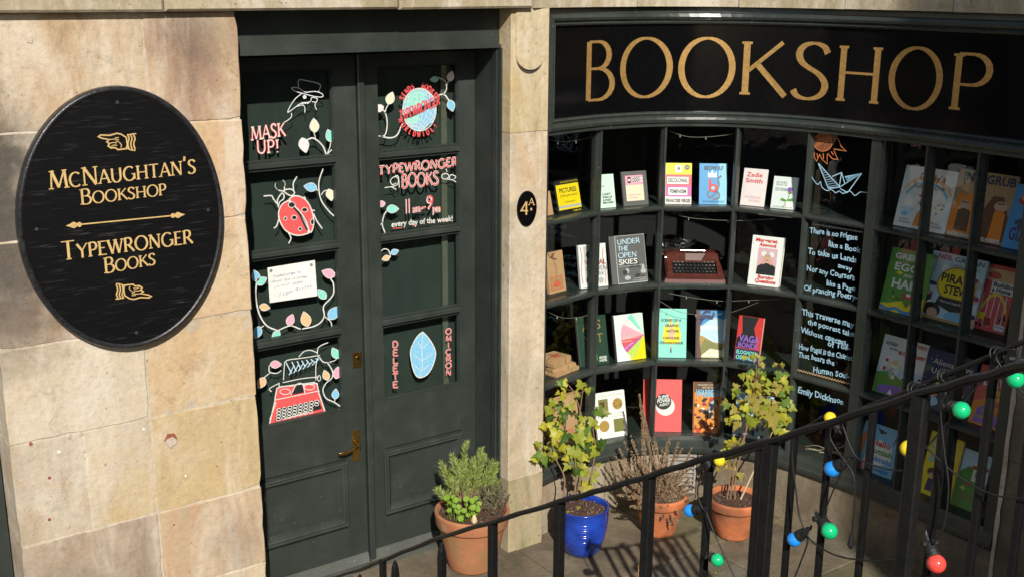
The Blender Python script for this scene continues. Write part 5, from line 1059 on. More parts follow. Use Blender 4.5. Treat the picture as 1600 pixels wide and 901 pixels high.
book('picture book with a gold disc and crowded pirates, second shelf right', 2, (1460.5, 392), (1543, 408), (1520, 514.6), (1433.5, 491.6), .014, 'lightblue', [('t', 'NEIL GAIMAN', .1, .96, .9, .07, 'navy', 0), ('t', 'CHRIS RIDDELL', .35, .92, .82, .045, 'grey', 0)] + scatter(16, .02, .3, .1, .8, ['skin', 'dred', 'navy', 'white', 'lgrey', 'brown'], .03, .08) + scatter(14, .7, .98, .1, .7, ['skin', 'brown', 'lgrey', 'wine', 'black'], .03, .08) + [('e', .56, .56, .36, .3, 'gold'), ('e', .56, .56, .33, .27, 'yellow'), ('t', 'PIRATE', .26, .88, .58, .13, 'black'), ('t', 'STEW', .36, .8, .42, .13, 'black'), ('p', [(.3, .36), (.84, .36), (.9, .22), (.56, .16), (.26, .24)], 'black'), ('t', 'Mad and magnificent', .34, .8, .28, .035, 'white', 0), ('e', .22, .14, .16, .12, 'black'), ('e', .24, .1, .1, .08, 'skin'), ('e', .66, .1, .2, .08, 'sky'), ('r', 0, 0, 1, .04, 'gold')], group=KG)
book('orange picture book with yellow cranes and a scaffolded house, second shelf right', 2, (1542, 410.6), (1589, 419.5), (1573, 526), (1521.5, 509), .014, 'orange', [('r', .0, .0, 1, 1, 'coral'), ('r', .04, .76, .96, .94, 'peach'), ('e', .3, .84, .2, .1, 'dred'), ('e', .3, .84, .17, .08, 'coral'), ('r', .28, .58, 1, .76, 'white'), ('t', 'Building', .32, 1.0, .68, .07, 'black'), ('t', 'a Home', .32, .9, .6, .07, 'black'), ('s', [(.1, .3), (.34, .52), (.6, .56), (.84, .42), (.9, .3)], 'yellow', .05), ('s', [(.84, .3), (.94, .2), (.86, .26), (.76, .18)], 'black', .05)] + [('r', .1 + .18 * i, .06, .13 + .18 * i, .56, 'palepink') for i in range(5)] + [('r', .02, .16, .3, .26, 'yellow'), ('r', .3, .08, .5, .2, 'dred'), ('r', .68, .04, .98, .13, 'white'), ('t', 'Polly Faber', .7, .95, .085, .03, 'black', 0), ('e', .1, .08, .05, .04, 'black'), ('e', .24, .07, .05, .04, 'black')], group=KG)
book('white comic album with a green battle scene and red title, third shelf right', 1, (1382, 521.5), (1451, 537.3), (1433, 628), (1363.7, 612), .010, 'white', [('t', 'ASTERIX', .6, .98, .9, .06, 'red'), ('t', 'ASTERIX', .06, .34, .84, .055, 'black'), ('t', 'and the', .16, .36, .77, .035, 'black'), ('t', 'MUCKLE RAMMY', .38, 1.0, .72, .07, 'red'), ('r', 0, .0, 1, .48, 'lightblue'), ('p', [(0, 0), (0, .34), (.3, .42), (.6, .3), (1, .36), (1, 0)], 'green'), ('p', [(.1, .02), (.12, .14), (.5, .2), (.95, .12), (.98, .02)], 'purple')] + scatter(12, .05, .5, .3, .6, ['cream', 'red', 'lgrey', 'white', 'peach'], .03, .07) + scatter(10, .6, .98, .2, .4, ['navy', 'white', 'skin'], .02, .04) + [('p', [(.34, .02), (.4, .12), (.46, .02)], 'white')], group=KG)
book('dark blue picture book with stars and cream title, third shelf right', 1, (1452, 541), (1527.6, 564.4), (1508, 654), (1428, 631), .014, 'navy', [('t', 'Aliens Love', .16, .96, .76, .1, 'cream', 0), ('t', 'Underpants', .16, .92, .6, .1, 'cream', 0), ('p', [(.3, .44), (.4, .5), (.44, .42), (.5, .46), (.46, .34), (.34, .34)], 'lime'), ('e', .2, .26, .2, .06, 'orange'), ('e', .3, .14, .14, .09, 'chalkblue'), ('e', .78, .2, .12, .09, 'aqua'), ('p', [(.66, .34), (.78, .42), (.9, .36), (.82, .28)], 'lime'), ('s', [(.7, .1), (.8, .16), (.95, .08)], 'red', .04)] + scatter(30, .03, .97, .05, .97, ['chalkblue', 'cream'], .006, .012), group=KG)
book('red and yellow picture book with orange dragon scene, third shelf right', 1, (1537.6, 567.7), (1590, 584), (1574, 680), (1511, 655), .014, 'coral', [('p', [(0, 0), (0, .36), (.3, .46), (.6, .36), (1, .46), (1, 0)], 'orange'), ('t', 'BURPING', .2, .98, .86, .07, 'palepink'), ('t', 'DAVE', .14, .86, .68, .15, 'palepink'), ('t', 'REVENGE', .26, .9, .56, .08, 'yellow'), ('t', 'ROAR', .34, .8, .46, .08, 'yellow'), ('p', [(.1, .04), (.16, .28), (.3, .34), (.5, .2), (.8, .24), (.9, .04)], 'purple')] + scatter(12, .1, .9, .04, .26, ['brown', 'wine', 'gold'], .02, .07), group=KG)
book('light blue picture book with wild animals and a white cloud, bottom shelf right', 0, (1352, 658), (1409, 672), (1393, 750), (1337, 729), .012, 'sky', [('p', [(.16, .2), (.2, .6), (.5, .72), (.84, .62), (.9, .3), (.5, .16)], 'white'), ('t', 'Hello', .3, .8, .58, .12, 'red'), ('t', 'Scottish', .18, .9, .42, .11, 'green'), ('t', 'Animals', .2, .92, .27, .11, 'blue'), ('p', [(0, .7), (.12, .8), (.1, .4), (0, .3)], 'orange'), ('p', [(.0, .0), (.0, .24), (.16, .2), (.2, .0)], 'red'), ('e', .5, .88, .05, .05, 'black'), ('s', [(.4, .94), (.5, .86), (.62, .9)], 'black', .03), ('e', .34, .12, .12, .05, 'blue'), ('e', .76, .1, .14, .06, 'blue'), ('s', [(.86, .7), (.92, .84), (.98, .72)], 'brown', .03), ('t', 'FleaBerry', .44, .74, .08, .04, 'navy', 0)], group=KG)
book('orange and blue book edge showing behind the thick front railing post, bottom shelf', 0, (1408, 670), (1432, 677), (1424, 755), (1401, 748), .012, 'lightblue', [('r', 0, .4, .6, .9, 'orange'), ('r', .1, .1, .9, .3, 'sky')], group=KG)
book('bright yellow picture book with two dark-haired children, bottom shelf right', 0, (1453, 674), (1505, 690), (1484, 790), (1436, 771), .014, 'yellow', [('t', 'LULU', .1, .62, .74, .16, 'sky'), ('t', 'BABY', .1, .62, .54, .14, 'sky'), ('e', .28, .38, .14, .12, 'brown'), ('e', .56, .36, .14, .12, 'brown'), ('e', .28, .33, .08, .07, 'skin'), ('e', .56, .31, .08, .07, 'skin'), ('p', [(.18, .08), (.22, .28), (.36, .28), (.4, .08)], 'navy'), ('p', [(.46, .06), (.5, .26), (.62, .26), (.66, .06)], 'sky')], group=KG)
book('picture book with a green dinosaur and a house on a hill, bottom shelf right', 0, (1511, 701), (1546, 711), (1534, 806), (1484, 785), .014, 'lightblue', [('p', [(0, 0), (0, .6), (.3, .74), (.6, .66), (1, .5), (1, 0)], 'green'), ('p', [(.46, .5), (.46, .82), (.96, .84), (.96, .5)], 'cream'), ('p', [(.4, .76), (.98, .8), (.98, .74), (.4, .7)], 'dred'), ('r', .56, .58, .9, .66, 'blue'), ('r', .6, .84, .8, .94, 'peach'), ('e', .4, .22, .26, .1, 'olive'), ('e', .24, .34, .1, .06, 'lime'), ('s', [(.5, .2), (.8, .16), (.95, .04)], 'olive', .08), ('s', [(.3, .2), (.2, .06)], 'olive', .06), ('e', .4, .44, .14, .06, 'red'), ('e', .27, .37, .025, .02, 'white')], group=KG)

# stacked kraft parcels on the third shelf, far left
def flat_parcel(label, u, v, z, wd, dp, ht, yaw, s_off=.13):
    s, zz = PG.hit(u, v, s_off); c = Vector(PG.at(s, s_off, z)); tg = PG.tangent(s); a = radians(yaw); tx = Vector((tg.x * cos(a) - tg.y * sin(a), tg.x * sin(a) + tg.y * cos(a), 0)); nb = Vector((-tx.y, tx.x, 0))
    t = thing('parcel', label, 'parcel', tuple(c), 'kraft parcels stacked on the third shelf'); b = MB(); P = lambda x, y, z_: tuple(c + tx * x + nb * y + Vector((0, 0, z_)))
    w2, d2 = wd / 2, dp / 2; bul = ht * .12
    b.sweep([[P(-w2, y, 0), P(w2, y, 0), P(w2 + .002, y, ht * .5), P(w2, y, ht), P(0, y, ht + bul), P(-w2, y, ht), P(-w2 - .002, y, ht * .5)] for y in (-d2, 0, d2)], KRAFT); b.build('wrapping', t)
    b = MB(); b.tube([P(-w2 - .004, -d2 * .2, 0), P(-w2 - .004, -d2 * .2, ht), P(0, -.0, ht + bul + .003), P(w2 + .004, d2 * .2, ht), P(w2 + .004, d2 * .2, 0)], .0016, flat('parcel_string', (.14, .09, .05)), 5)
    b.tube([P(w2 * .3, -d2 - .003, 0), P(w2 * .3, -d2 - .003, ht), P(0, 0, ht + bul + .003), P(-w2 * .3, d2, ht + .003)], .0016, MATS['parcel_string'], 5); b.build('string', t)
    b = MB(); b.add([P(-.03, -.03, ht + bul * .8 + .0012), P(.025, -.035, ht + bul * .8 + .0012), P(.03, .01, ht + bul * .8 + .0015), P(-.025, .015, ht + bul * .8 + .0015)], [(0, 1, 2, 3)], C('stampred')); b.build('stamp', t)
flat_parcel('lowest of the three kraft parcels stacked beside the pilaster, third shelf', 872, 582, .8795, .20, .14, .022, 4)
flat_parcel('middle one of three kraft parcels stacked beside the pilaster, third shelf', 870, 574, .9045, .17, .13, .026, -5)
flat_parcel('topmost crumpled kraft parcel of the stack beside the pilaster, third shelf', 866, 560, .9345, .15, .12, .040, 6)

# ---- typewriter on the second shelf
s_, _z = PG.hit(1084, 446, .15); c = Vector(PG.at(s_, .135, 1.342)); tg = PG.tangent(s_); tx = Vector((tg.x, tg.y, 0)); nb = Vector((-tg.y, tg.x, 0))
ty = thing('typewriter', 'maroon portable typewriter with black keys on the second shelf', 'typewriter', tuple(c))
T3 = lambda x, y, z: tuple(c + (tx * (x - .006) + nb * y + Vector((0, 0, z))) * 1.14)
MAR = flat('maroon_enamel', (.10, .026, .020), rough=.3, coat=.3, var=.2); MARD = flat('red_base', (.13, .018, .02), rough=.35); KEYM = flat('typewriter_key', (.016, .016, .016), rough=.15, coat=.6); CHR = flat('chrome', (.6, .6, .6), rough=.15, metal=1)
b = MB(); b.hexa([T3(-.155, -.085, 0), T3(.155, -.085, 0), T3(.165, .13, 0), T3(-.165, .13, 0), T3(-.150, -.08, .018), T3(.150, -.08, .018), T3(.160, .13, .03), T3(-.160, .13, .03)], MARD); b.build('base', ty)
b = MB()   # side cheeks and top cover as a U-shaped shell
for sx in (-1, 1):
    L = [(-.078, .020), (-.078, .034), (-.06, .05), (.02, .088), (.05, .118), (.115, .122), (.125, .02)]
    xs = [(.118, .0), (.143, -.004)]
    rings = [[T3(sx * x, y, z + dz) for y, z in L] for x, dz in ((.112, 0), (.135, .0), (.146, -.012))]
    b.sweep(rings, MAR)
rings = [[T3(x, y, z - abs(x / .112) ** 6 * .002) for y, z in [(.028, .07), (.03, .094 + (.006 if abs(x) > .06 else -.008)), (.05, .118), (.062, .124 if abs(x) > .065 else .112), (.115, .124), (.12, .07)]] for x in (-.1125, -.08, -.062, -.04, 0, .04, .062, .08, .1125)]
b.sweep(rings, MAR); b.sweep([[T3(x, y, z) for y, z in [(-.084, .018), (-.084, .034), (-.074, .042), (-.060, .040), (-.060, .018)]] for x in (-.142, 0, .142)], MAR); b.build('body', ty)
b = MB(); b.hexa([T3(-.112, -.06, .02), T3(.112, -.06, .02), T3(.112, .028, .02), T3(-.112, .028, .02), T3(-.112, -.06, .036), T3(.112, -.06, .036), T3(.112, .028, .074), T3(-.112, .028, .074)], C('black')); b.build('key_well', ty)
b = MB()
for r_ in range(4):
    for q_ in range(11):
        x = -.098 + q_ * .0192 + (r_ % 2) * .006; y = .016 - r_ * .021; z = .078 - r_ * .0115
        b.tube([T3(x, y, z - .012), T3(x, y, z), T3(x, y - .0006, z + .0035)], [.003, .0078, .0066], KEYM, 9)
k_ = b.build('keys', ty); k_['kind'] = 'stuff'
b = MB()
for r_ in range(4):
    for q_ in range(11):
        x = -.098 + q_ * .0192 + (r_ % 2) * .006; y = .016 - r_ * .021; z = .078 - r_ * .0115
        b.add([T3(x - .002, y - .003, z + .0042), T3(x + .002, y - .003, z + .0042), T3(x + .002, y + .002, z + .0042), T3(x - .002, y + .002, z + .0042)], [(0, 1, 2, 3)], C('lgrey'))
k_ = b.build('key_letters', ty); k_['kind'] = 'stuff'
b = MB(); b.tube([T3(-.062, .07, .128), T3(.062, .07, .128)], .0035, CHR, 8); b.build('paper_bar', ty)
b = MB(); b.tube([T3(-.09, -.062, .03), T3(.09, -.062, .03)], .004, flat('space_bar', (.015, .015, .015), rough=.25), 8); b.build('space_bar', ty)
b = MB(); b.box(-1, 1, -1, 1, -1, 1, CHR); b = MB(); b.hexa([T3(-.03, .058, .108), T3(.03, .058, .108), T3(.03, .09, .108), T3(-.03, .09, .108), T3(-.03, .058, .116), T3(.03, .058, .116), T3(.03, .09, .116), T3(-.03, .09, .116)], C('black')); b.tube([T3(0, .066, .112), T3(0, .066, .122)], .008, CHR, 8); b.build('type_guide', ty)
b = MB()
for x in (-.132, .138): b.tube([T3(x - .012, .035, .098), T3(x + .012, .035, .098)], .004, CHR, 8)
b.build('return_lever', ty)
b = MB(); b.tube([T3(-.16, .10, .10), T3(.14, .10, .10)], .016, C('black'), 12); b.build('platen', ty)
# tangle of shiny wire decoration behind the typewriter
tw = thing('wire_tangle', 'curly silvery wire tangle behind the typewriter', 'decoration', T3(-.08, .17, 0)); b = MB(); rr = random.Random(5)
for i in range(9):
    p0 = Vector((-.15 + i * .017, .15 + rr.uniform(-.01, .03), .11)); L = []
    for q_ in range(14): a = q_ * .9 + i; L.append(T3(p0.x + .018 * cos(a) + q_ * .002, p0.y + .012 * sin(a * 1.3), p0.z + .02 + .018 * sin(a) + q_ * .0022))
    b.tube(L, .0012, flat('dull_silver', (.25, .24, .23), rough=.3, metal=.9), 4)
b.build('wire', tw)
b = MB(); b.hexa([T3(-.17, .14, 0), T3(.0, .14, 0), T3(.0, .20, 0), T3(-.17, .20, 0), T3(-.17, .14, .11), T3(.0, .14, .11), T3(.0, .20, .11), T3(-.17, .20, .11)], C('dgrey')); b.build('box', tw)

tg_ = thing('dried_grass', 'few pale dried grass stems lying on the bottom shelf behind the last verse pane', 'dried grass', PG.at(1.9, .15, .41)); rr = random.Random(9)
for i in range(9):
    s0 = 1.78 + rr.uniform(0, .12); b = MB(); z_ = .413; L = [PG.at(s0, .10 + rr.uniform(0, .1), z_), PG.at(s0 + .08, .12, z_ + rr.uniform(.0, .05)), PG.at(s0 + rr.uniform(.12, .2), .1 + rr.uniform(0, .1), z_ + rr.uniform(0, .10))]; b.tube(catmull(L, 4), .0016, flat('straw', (.50, .42, .30), rough=.8), 4); b.build('stem', tg_)
# ---- fairy light wires inside the panes
WIRE = flat('clear_wire', (.20, .19, .15), rough=.4)
def fairy(label, px_, off=.06):
    P = [Vector(PG.at(PG.hit(u, v, off)[0], off, PG.hit(u, v, off)[1])) for u, v in px_]; P = catmull(P, 5) if len(P) > 2 else P
    t = thing('fairy_lights', label, 'fairy lights', tuple(P[0]), 'thin fairy light wires inside the window'); b = MB(); b.tube(P, .0014, WIRE, 4); b.build('wire', t)
    b = MB()
    for i in range(3, len(P) - 1, 6): b.tube([P[i], P[i] + Vector((.001, 0, -.012)), P[i] + Vector((.002, 0, -.016))], [.0014, .0022, .0008], flat('tiny_bulb', (.6, .58, .5), rough=.2), 5)
    b.build('tiny_bulbs', t)
fairy('thin wire of fairy lights across the top of the third and fourth panes', [(1045, 205), (1075, 214), (1110, 214), (1146, 210)])
fairy('thin wire of fairy lights sagging in front of the turquoise book', [(1031, 470), (1060, 486), (1095, 491), (1140, 488), (1185, 472)])
fairy('thin wire of fairy lights stretched above the turquoise and red-black books', [(1045, 458), (1090, 466), (1128, 470), (1170, 469), (1220, 467)])
fairy('thin wire of fairy lights above the typewriter', [(1060, 337), (1090, 342), (1150, 345), (1210, 342)])
fairy('thin wire of fairy lights across the upper left pane', [(860, 219), (880, 222), (905, 219), (930, 213)])
fairy('thin wire of fairy lights over the stacked kraft parcels', [(856, 487), (880, 496), (905, 495), (925, 490)])

# ================================================================== POTS AND PLANTS
def terracotta(name, base, lime, seed, dark=(.14, .06, .035)):
    m, t, b = newmat(name); co = coords(t, loc=(seed, seed, 0))
    c = ramp(t, noise(t, co, 7, 5, .6), [(.35, tuple(x * .82 for x in base)), (.6, base)])
    c = mix(t, ramp(t, noise(t, co, 13, 6, .7, .5), [(.55, 0.0), (.75, lime)]), c, (.55, .42, .34))
    c = mix(t, ramp(t, noise(t, co, 4, 6, .6), [(.36, .75), (.56, 0.0)]), c, dark)
    t.links.new(c, b.inputs['Base Color']); b.inputs['Roughness'].default_value = .8; bump(t, b, noise(t, co, 120, 4), .35, .002); return m
TC1 = terracotta('old_terracotta', (.42, .165, .075), .45, 1, (.24, .17, .07)); TC2 = terracotta('new_terracotta', (.56, .17, .06), .25, 2)
m, t, bl = newmat('blue_glaze'); co = coords(t)
t.links.new(ramp(t, noise(t, co, 9, 5), [(.35, (.006, .025, .20)), (.65, (.015, .06, .42))]), bl.inputs['Base Color']); bl.inputs['Roughness'].default_value = .16; bl.inputs['Coat Weight'].default_value = .6; bump(t, bl, noise(t, co, 40, 3), .15, .002); BLUE = m
def pot(name, label, base, h, rt, rb, m, rim=True, bands=False, band_low=False, soil=.03):
    c = (base[0], base[1], .001); t = thing(name, label, 'plant pot', c, 'plant pots along the shopfront')
    prof = [(rb * .96, 0), (rb, .006)]
    rimh = h * .24
    n = 90 if bands else 40
    top = h - rimh if rim else h - .012
    for i in range(1, n + 1):
        q = i / n; z = .006 + (top - .006) * q
        bulge = sin(q * pi * .5) ** .62 if bands else q ** .9
        r = rb + (rt * (.9 if rim else .985) - rb) * bulge
        if bands and .30 < q < .86: r += .0024 * sin(z * 2 * pi / .0105)
        if band_low and q < .34: r += .0014 * sin(z * 2 * pi / .010)
        prof.append((r, z))
    if rim: prof += [(rt * .965, top + .002), (rt * .975, top + .008), (rt, h - .016), (rt, h - .006), (rt - .005, h), (rt - .014, h - .001), (rt - .018, h - .008), (rt * .84, h - .05)]
    else: prof += [(rt, h - .008), (rt + .002, h - .003), (rt - .003, h), (rt - .010, h - .002), (rt - .013, h - .01), (rt * .88, h - .06)]
    b = MB(); b.lathe(c, prof, m, 44); b.build('pot', t, smooth=True)
    b = MB(); R = rt - .016; ns = 10; vs = [(c[0], c[1], c[2] + h - soil + .01)]; fs = []
    for i in range(1, ns + 1):
        for k in range(30): a = 2 * pi * k / 30; rr_ = R * i / ns; vs.append((c[0] + rr_ * cos(a), c[1] + rr_ * sin(a), c[2] + h - soil + .010 * (1 - (i / ns) ** 2) + rnd.uniform(-.005, .005)))
    for k in range(30): fs.append((0, 1 + k, 1 + (k + 1) % 30))
    for i in range(ns - 1):
        for k in range(30): fs.append((1 + i * 30 + k, 1 + (i + 1) * 30 + k, 1 + (i + 1) * 30 + (k + 1) % 30, 1 + i * 30 + (k + 1) % 30))
    b.add(vs, fs, SOILM); b.build('soil', t)
    b = MB(); PER = flat('soil_grit', (.55, .5, .42), rough=.9)
    for i in range(140):
        a = rnd.uniform(0, 2 * pi); rr_ = R * .96 * sqrt(rnd.random()); p = Vector((c[0] + rr_ * cos(a), c[1] + rr_ * sin(a), c[2] + h - soil + .012 * (1 - (rr_ / R) ** 2) + .002)); s = rnd.uniform(.0012, .0032) 
        mm = PER if rnd.random() < .45 else flat('bark_chip', (.10, .045, .025), rough=.9)
        if mm is not PER: s *= 1.9
        b.add([p + Vector((s, 0, 0)), p + Vector((-s * .6, s, 0)), p + Vector((-s * .6, -s, 0)), p + Vector((0, 0, s * 1.2))], [(0, 1, 3), (1, 2, 3), (2, 0, 3)], mm)
    g_ = b.build('grit', t); g_['kind'] = 'stuff'
    return t, Vector((c[0], c[1], c[2] + h - soil))
_, S1 = pot('plant_pot', 'large weathered terracotta pot on the doorstep with rosemary', (3.03, 4.60), .325, .198, .125, TC1)
_, S2 = pot('plant_pot', 'glossy cobalt blue ribbed pot with yellowing ivy', (3.605, 4.385), .272, .142, .088, BLUE, rim=False, bands=True)
_, S3 = pot('plant_pot', 'orange terracotta pot holding the dried brown heather', (4.105, 4.315), .24, .153, .092, TC2, band_low=True)
_, S4 = pot('plant_pot', 'orange terracotta pot with ivy, furthest right of the pots', (4.428, 4.05), .235, .158, .092, TC2, band_low=True)

LM = [leafmat('ivy_yellow', (.46, .44, .04)), leafmat('ivy_lime', (.30, .34, .035)), leafmat('ivy_green', (.13, .22, .03)), leafmat('ivy_olive', (.34, .29, .06)), leafmat('ivy_dark', (.06, .12, .02))]
def ivy_mesh(k, m):
    rr = random.Random(k); P = []
    for a, r in [(-90, .16), (-60, .42), (-28, .62), (-8, .78), (12, .52), (30, .50), (52, .74), (68, .60), (80, .82), (90, 1.12)]:
        P.append((r * rr.uniform(.92, 1.08) * cos(radians(a)), r * sin(radians(a)) + .0))
    R = P[:]; Lf = [(-x * rr.uniform(.93, 1.07), y) for x, y in P[1:-1]][::-1]
    pts = R + Lf; vs = [(0, -.05, 0)] + [(x, y, .22 * (x * x) * rr.uniform(.3, 1.3) * (-1) - .18 * max(0, y - .3) ** 2 + rr.uniform(-.04, .04)) for x, y in pts]
    vs += [(0, .5, .05)]; n = len(pts); c2 = n + 1
    fs = []
    for i in range(n):
        a, b = 1 + i, 1 + (i + 1) % n; ctr = 0 if (pts[i][1] + pts[(i + 1) % n][1]) / 2 < .25 else c2; fs.append((ctr, a, b))
    # stitch the two fan centres
    up = [i for i in range(n) if (pts[i][1] + pts[(i + 1) % n][1]) / 2 >= .25]
    fs.append((0, c2, 1 + up[0])) ; fs.append((0, 1 + (up[-1] + 1) % n, c2))
    me = bpy.data.meshes.new('leaf'); me.from_pydata(vs, [], fs); me.materials.append(m); me.update(); return me
IVY = [ivy_mesh(i, LM[i % 5]) for i in range(15)]
TWIG = flat('ivy_stem', (.20, .12, .07), rough=.8, bmp=.5); CANE = flat('bamboo_cane', (.50, .38, .22), rough=.6)
def frame_from(nrm, tip):
    z = Vector(nrm).normalized(); y = Vector(tip); y = (y - z * y.dot(z)).normalized(); x = y.cross(z); return Matrix((x, y, z)).transposed()
def ivy(label, soil, outline, stems, nleaf, sizes, seed, plane_y, weights, canes=()):
    """outline: list of (u, v, ru, rv, n) leaf clusters at the place they have in the photograph"""
    rr = random.Random(seed); t = thing('ivy_plant', label, 'ivy', tuple(soil), 'potted ivy plants')
    base = Vector(soil); D = depth_of(base)
    def P(u, v, d=0): return Vector(at_depth(u, v, D + d))
    b = MB()
    for st in stems:
        pts = catmull([P(*q) for q in st], 4); n = len(pts); b.tube(pts, [.0055 * (1 - .65 * i / n) for i in range(n)], TWIG, 6)
    b.build('stem', t)
    for st in canes: b = MB(); b.tube([P(*q) for q in st], .005, CANE, 7); b.build('cane', t)
    pet = MB()
    for (u, v, ru, rv, n, smin, smax) in outline:
        for i in range(int(n * 1.3 + .5)):
            a = rr.uniform(0, 2 * pi); q = sqrt(rr.random()); d = rr.uniform(-.07, .06)
            p = P(u + ru * q * cos(a), v + rv * q * sin(a), d)
            sz = rr.uniform(smin, smax) * rr.choice((1.1, 1.35, 1.6, 1.8))
            toward = Vector((-.55, -.75, .35)) + Vector((rr.uniform(-.6, .6), rr.uniform(-.5, .5), rr.uniform(-.45, .5)))
            tip = Vector((rr.uniform(-.9, .9), rr.uniform(-.5, .5), rr.uniform(-1.3, .15)))
            M = frame_from(toward, tip)
            me = IVY[weights[rr.randrange(len(weights))] + 5 * rr.randrange(3)]
            o = bpy.data.objects.new('leaf', me); COL.objects.link(o); o.parent = t
            o.matrix_local = Matrix.Translation(p - base) @ (M.to_4x4()) @ Matrix.Scale(sz, 4)
            # petiole towards the nearest stem axis
            c_ = P(u, v + rv * .3, 0); e = p + (c_ - p).normalized() * min(.05, (c_ - p).length)
            pet.tube([p + M @ Vector((0, -.1, 0)) * sz, (p + e) / 2 + Vector((0, 0, -.005)), e], .0011, flat('ivy_petiole', (.30, .12, .06)), 4)
    g_ = pet.build('petioles', t); g_['kind'] = 'stuff'
    return t
ivy('yellow-green potted ivy in the blue pot beside the pilaster', S2,
    [(900, 610, 28, 14, 8, .016, .026), (880, 640, 24, 18, 9, .018, .032), (925, 655, 22, 20, 8, .022, .040), (862, 665, 20, 16, 8, .018, .034), (905, 690, 30, 22, 12, .022, .046), (925, 700, 16, 22, 8, .020, .042),
     (858, 700, 22, 16, 10, .016, .032), (850, 712, 16, 10, 4, .022, .034), (893, 725, 20, 14, 6, .018, .036), (925, 735, 16, 14, 5, .016, .030), (905, 758, 14, 8, 3, .018, .028), (875, 600, 10, 6, 3, .014, .022), (870, 640, 16, 20, 4, .02, .03)],
    [[(880, 775), (882, 745), (868, 715), (862, 690)], [(898, 775), (900, 740), (898, 690), (905, 650), (912, 600)], [(905, 775), (908, 720), (912, 670), (900, 620), (888, 600)], [(915, 772), (925, 735), (930, 700), (925, 660)]],
    0, None, 11, 4.4, [0, 0, 1, 1, 1, 2, 3, 4])
ivy('sprawling yellow-green potted ivy hiding books at the right', S4,
    [(1178, 563, 18, 12, 7, .012, .022), (1180, 590, 26, 14, 9, .016, .030), (1165, 612, 26, 14, 9, .018, .034), (1200, 612, 30, 14, 9, .018, .034), (1225, 600, 16, 16, 6, .020, .038), (1150, 635, 20, 14, 8, .020, .038), (1190, 640, 30, 18, 12, .022, .046), (1222, 635, 18, 22, 9, .024, .052),
     (1150, 658, 16, 10, 5, .016, .030), (1215, 665, 16, 12, 5, .018, .034), (1215, 570, 10, 8, 3, .010, .018), (1145, 690, 16, 12, 7, .014, .028), (1140, 705, 12, 10, 4, .014, .026), (1137, 728, 18, 12, 8, .014, .028), (1152, 745, 10, 10, 3, .018, .028)],
    [[(1140, 785), (1145, 750), (1150, 715), (1170, 660), (1180, 600), (1182, 560)], [(1148, 785), (1150, 740), (1160, 700), (1168, 650), (1165, 610)], [(1135, 785), (1140, 750), (1138, 720)]],
    0, None, 23, 4.0, [0, 0, 1, 1, 3, 3, 3, 2], canes=[[(1156, 782), (1215, 655)]])
# fallen yellow leaves on the blue pot's soil
for (u, v, s, k) in [(903, 792, .026, 0), (888, 798, .016, 0)]:
    p = Vector(on_z(u, v, S2.z + .012)); o = bpy.data.objects.new('fallen_leaf', IVY[k]); COL.objects.link(o); o.matrix_world = Matrix.Translation(p) @ Matrix.Rotation(u, 4, 'Z') @ Matrix.Scale(s, 4)
    tag(o, 'larger yellow fallen leaf lying on the soil of the blue pot' if s > .02 else 'smaller yellow fallen leaf on the soil of the blue pot', 'leaf')

# rosemary
ROS = leafmat('rosemary_needles', (.30, .37, .075), .35); ROSL = leafmat('rosemary_tips', (.44, .52, .22), .3); WOOD = flat('rosemary_wood', (.20, .12, .08), rough=.9)
def needle_bush(mb, sb, base, tip, dens, nl, nw, rr, mats, start=.4, spread=.9, wood=WOOD, rad=.003):
    base, tip = Vector(base), Vector(tip); mid = (base + tip) / 2 + Vector((rr.uniform(-.02, .02), rr.uniform(-.02, .02), -.01)); pts = catmull([base, mid, tip], 6); n = len(pts)
    sb.tube(pts, [rad * (1 - .75 * i / n) for i in range(n)], wood, 5)
    L = (tip - base).length
    for i in range(int(dens * L)):
        q = start + (1 - start) * rr.random() ** .8; f = q * (n - 1); k = min(n - 2, int(f)); p = pts[k] + (pts[k + 1] - pts[k]) * (f - k); d = (pts[k + 1] - pts[k]).normalized()
        a = rr.uniform(0, 2 * pi); u = d.cross(Vector((0, .3, 1))).normalized(); v = d.cross(u); out = (u * cos(a) + v * sin(a)) * spread + d * rr.uniform(.5, 1.2); out.normalize()
        l = nl * rr.uniform(.6, 1.15) * (1 - .3 * (q > .93)); w_ = out.cross(Vector((rr.uniform(-1, 1), rr.uniform(-1, 1), rr.uniform(-1, 1)))).normalized() * nw
        e = p + out * l + Vector((0, 0, l * .12)); m_ = p + out * l * .5
        mb.add([p, m_ + w_, e, m_ - w_], [(0, 1, 2, 3)], rr.choice(mats))
rr = random.Random(31)
ro = thing('rosemary_bush', 'bright green upright rosemary in the weathered terracotta pot', 'rosemary', tuple(S1)); fb = MB(); sb = MB(); D1 = depth_of(S1)
tips = [(u_, v_ + (10 if (k_ % 3) else 0)) for k_, (u_, v_) in enumerate([(689, 722), (697, 738), (684, 752), (706, 712), (714, 728), (725, 702), (729, 690), (735, 718), (742, 735), (720, 745), (700, 757), (752, 690), (757, 712), (763, 728), (771, 708), (776, 722), (748, 742), (765, 748), (710, 750), (733, 750), (755, 700), (690, 735), (778, 740), (727, 725), (682, 765), (768, 735), (716, 715), (705, 730), (748, 720), (740, 705)])]
for (u, v) in tips:
    d = rr.uniform(-.09, .07); b0 = Vector(S1) + Vector((-.03 + (u - 728) * .0006 + rr.uniform(-.03, .03), rr.uniform(-.03, .04), 0))
    needle_bush(fb, sb, b0, at_depth(u, v, D1 + d), 560, .036, .0019, rr, [ROS, ROS, ROSL], start=.56)
o = fb.build('needles', ro); o['kind'] = 'stuff'; sb.build('stem', ro)
